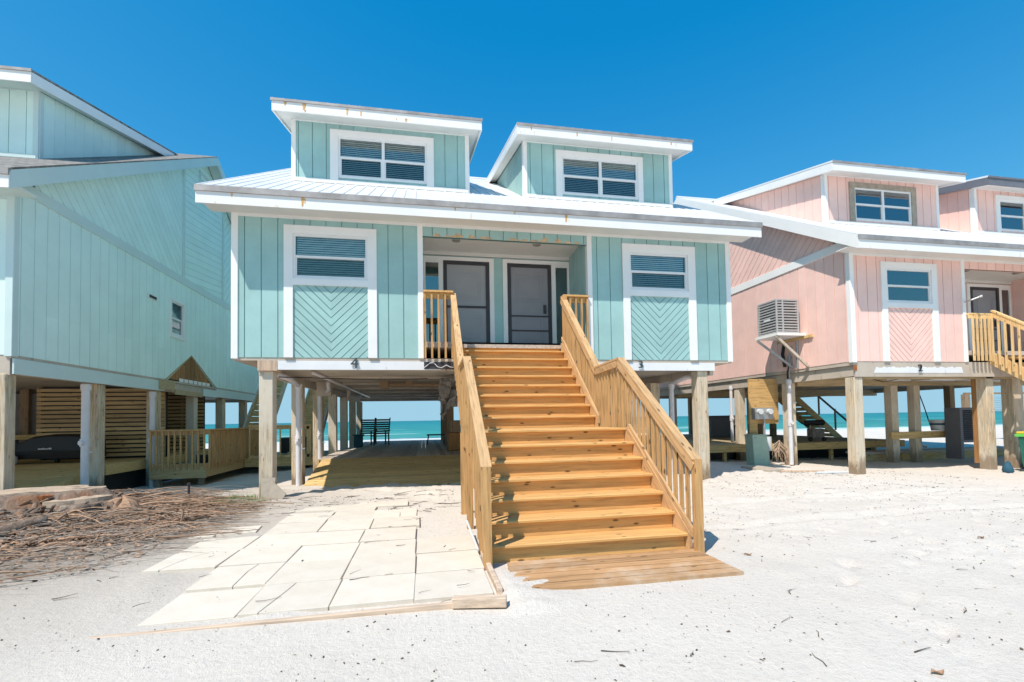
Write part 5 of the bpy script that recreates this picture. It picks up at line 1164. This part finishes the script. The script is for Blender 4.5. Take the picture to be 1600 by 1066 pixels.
def stick(m, p, L, a, r, bend=0.15, n=5, z=None, lift=0.0):
    pts = []; rad = []; ang = a
    x, y = p
    for i in range(n):
        zz = (z if z is not None else gz(x, y)+r*0.7) + lift*math.sin(math.pi*i/(n-1))
        pts.append((x, y, zz)); rad.append(r*(1-0.6*i/(n-1))); x += math.cos(ang)*L/(n-1); y += math.sin(ang)*L/(n-1); ang += random.uniform(-bend, bend)*2
    m.tube(pts, rad, 5)
def indeb(x, y):
    # debris field in plan: wedge left of the pavers
    e = noise.noise(Vector((x*0.9, y*0.9, 2)))*0.6
    if x > -4.2 and y > 9.25: return False
    return (y > 5.0) and (x < -3.3 - (0.0 if y > 7 else (7-y)*0.25) + e + max(0, (y-8.4))*0.25) and y < 10.2
random.seed(31)
for mat, cnt, rr, LL, nm in (('root', 620, (0.004, 0.020), (0.2, 1.3), 'root_debris'), ('twig', 900, (0.002, 0.008), (0.25, 1.4), 'twig_debris')):
    m = MB(); c = 0
    while c < cnt:
        x, y = random.uniform(-9.5, -2.9), random.uniform(5.0, 10.2)
        if nm == 'root_debris' and random.random() < 0.6: x, y = random.gauss(-4.6, 0.7), random.gauss(8.5, 0.7)
        if not indeb(x, y) or (x < -4.9 and y > 8.3 and random.random() < 0.75): continue
        dens = 1 if random.random() < (1.0 if y > 7.3 else max(0.12, 0.55*(y-4.6)/2.7)) and noise.noise(Vector((x*1.6, y*2.4, 4))) > -0.25 else 0
        if not dens: continue
        stick(m, (x, y), random.uniform(*LL), random.gauss(0.2, 0.32) if random.random() < 0.82 else random.uniform(0, 3.14), random.uniform(*rr)*random.uniform(0.5, 1), bend=0.12, n=7, lift=random.uniform(0, 0.10), z=gz(x, y)+random.uniform(0.005, 0.10)+(0.05*random.random() if y > 7.8 and x < -4.2 else 0)); c += 1
    o = m.build(nm, M[mat]); tag(o, 'heap of torn reddish roots and bark strips around the stumps' if nm == 'root_debris' else 'mat of thin dry grey twigs spread over the sand at the left', 'debris', kind='stuff')
# splintered slabs of bark and wood lying round the stumps
random.seed(63); m = MB()
for k in range(170):
    x, y = random.gauss(-5.4, 1.1), random.gauss(8.35, 0.6)
    if not indeb(x, y): continue
    a = random.gauss(0.2, 0.7); L_ = random.uniform(0.08, 0.42); w_ = random.uniform(0.015, 0.06); z = gz(x, y)+random.uniform(0.02, 0.16); p = Vector((x, y, z)); q = p+Vector((math.cos(a)*L_, math.sin(a)*L_, random.uniform(-0.10, 0.14)))
    m.beam(p, q, w_, random.uniform(0.008, 0.03), (random.uniform(-0.5, 0.5), random.uniform(-0.5, 0.5), 1))
o = m.build('bark_splinters', M['bark']); tag(o, 'splintered slabs of bark and wood heaped around the two stumps', 'debris', kind='stuff')
# wood chips
m = MB()
for k in range(9000):
    x, y = random.gauss(-5.0, 1.4), random.gauss(7.8, 1.3)
    if not indeb(x, y) or (y < 7 and random.random() < 0.6): continue
    a = random.uniform(0, 3.14); s = random.uniform(0.008, 0.04); z = gz(x, y)+random.uniform(0.0, 0.06)
    d = Vector((math.cos(a), math.sin(a), random.uniform(-0.4, 0.4)))*s; e = Vector((-math.sin(a), math.cos(a), random.uniform(-0.6, 0.6)))*s*0.5; c_ = Vector((x, y, z))
    k0 = m.pts([c_-d-e, c_+d-e, c_+d+e, c_-d+e]); m.f.append((k0, k0+1, k0+2, k0+3))
o = m.build('wood_chips', M['root']); tag(o, 'scattered red brown wood chips over the sand around the stumps', 'debris', kind='stuff')
# individual bigger branches
BR = [((-5.2, 6.55), 1.9, 0.25, 0.020, 'longest grey branch lying across the near side of the twig mat'), ((-5.4, 6.0), 1.6, 0.35, 0.022, 'thick grey branch nearest the lower left corner of the photo'),
      ((-4.9, 7.3), 1.2, -0.1, 0.026, 'brown branch lying just right of the pale log stub'), ((-4.2, 8.4), 1.5, 0.45, 0.024, 'long reddish root pointing from the stumps to the green grass tuft'),
      ((-4.1, 7.9), 1.0, 0.5, 0.02, 'reddish root curving beside the wood chips, below the longest red one'), ((-3.7, 6.3), 0.85, 0.35, 0.011, 'thin dark twig halfway between twig mat and pavers'), ((-4.8, 7.9), 0.7, 1.9, 0.03, 'short dark root stub standing out of the debris')]
for (p, L, a, r, lab) in BR:
    m = MB(); stick(m, p, L, a, r, 0.10, 8, lift=0.05); o = m.build('branch', M['bark' if 'grey' in lab or 'dark' in lab else 'root'], None, smooth=True); tag(o, lab, 'branch', 'larger branches and roots')
# litter on the sand and pavers
m = MB(); m2 = MB(); random.seed(77)
for k in range(7000):
    x, y = random.uniform(-5.5, 13), random.uniform(1.6, 10.2) if random.random() < 0.8 else random.uniform(8, 11.5)
    if XL-0.05 < x < XR+0.1 and y > 4.9: continue
    if -2.9 < x < 0.6 and 4.1 < y < 8.5 and random.random() < 0.85: continue
    if noise.noise(Vector((x*0.8, y*0.8, 11))) < 0.02 and random.random() < 0.85: continue
    z = gz(x, y)+(0.03 if (-2.9 < x < 0.6 and 4.1 < y < 8.5) else 0.0)
    a = random.uniform(0, 3.14); s = random.uniform(0.0022, 0.0072)*(1 if random.random() < 0.96 else 1.8)*(0.6+0.08*y); d = Vector((math.cos(a), math.sin(a), 0.2))*s*random.uniform(1, 2.2); e = Vector((-math.sin(a), math.cos(a), 0.3))*s
    c_ = Vector((x, y, z+0.004)); up = Vector((0, 0, s*0.9))
    q = m if random.random() < 0.8 else m2
    k0 = q.pts([c_-d-e, c_+d-e, c_+d+e, c_-d+e, c_+up]); 
    for f in ((0, 1, 4), (1, 2, 4), (2, 3, 4), (3, 0, 4)): q.f.append(tuple(k0+i for i in f))
for k in range(230):
    x, y = random.uniform(-3.5, 11), random.uniform(1.8, 10.2)
    if XL-0.1 < x < XR+0.2 and y > 4.0: continue
    stick(m, (x, y), random.uniform(0.05, 0.22), random.uniform(-0.6, 1.2), random.uniform(0.0018, 0.0045), 0.3, 4, z=gz(x, y)+(0.045 if (-2.9 < x < 0.6 and 4.1 < y < 8.5) else 0.008))
for k in range(60):
    x, y = random.uniform(-2.4, 0.4), random.uniform(8.2, 10.3); stick(m, (x, y), random.uniform(0.08, 0.4), random.uniform(-0.4, 0.6), random.uniform(0.003, 0.008), 0.3, 4)
o = m.build('leaf_litter', M['litter']); tag(o, 'tiny dark bits of leaf and twig scattered over the white sand', 'litter', kind='stuff')
o = m2.build('shell_litter', M['concrete']); tag(o, 'pale shell fragments scattered over the white sand', 'litter', kind='stuff')
# single leaves
LV = [((5.35, 3.05), 'curled brown leaf with its point up, lying right of the centre foreground'), ((3.55, 4.75), 'small pinkish leaf just right of the plank platform'), ((6.6, 4.6), 'dark leaf lying alone on the sand at the right'), ((3.0, 2.35), 'brown leaf near the bottom edge of the photo, in the middle')]
for (p, lab) in LV:
    m = MB(); z = gz(*p)+0.006; r = [m.pts([(p[0]-0.05+i*0.014, p[1]+s*0.022*math.sin(math.pi*i/7), z+0.012*abs(s)+0.010*math.sin(i)) for s in (-1, 0, 1)]) for i in range(8)]
    for i in range(7):
        for j in range(2): m.f.append((r[i]+j, r[i]+j+1, r[i+1]+j+1, r[i+1]+j))
    o = m.build('dry_leaf', M['root'], None); o.modifiers.new('s', 'SOLIDIFY').thickness = 0.002; tag(o, lab, 'leaf')
# grass tuft
m = MB(); random.seed(5)
for k in range(900):
    x, y = random.gauss(-3.52, 0.19), random.gauss(9.72, 0.16); a = random.uniform(0, 6.28); hgt = random.uniform(0.05, 0.13); z = gz(x, y); dx, dy_ = math.cos(a)*0.05, math.sin(a)*0.05
    k0 = m.pts([(x-0.009, y, z), (x+0.009, y, z), (x+dx, y+dy_, z+hgt)]); m.f.append((k0, k0+1, k0+2))
o = m.build('grass_tuft', M['grass']); tag(o, 'small bright green grass tuft on the sand beside the root debris', 'grass', kind='stuff')
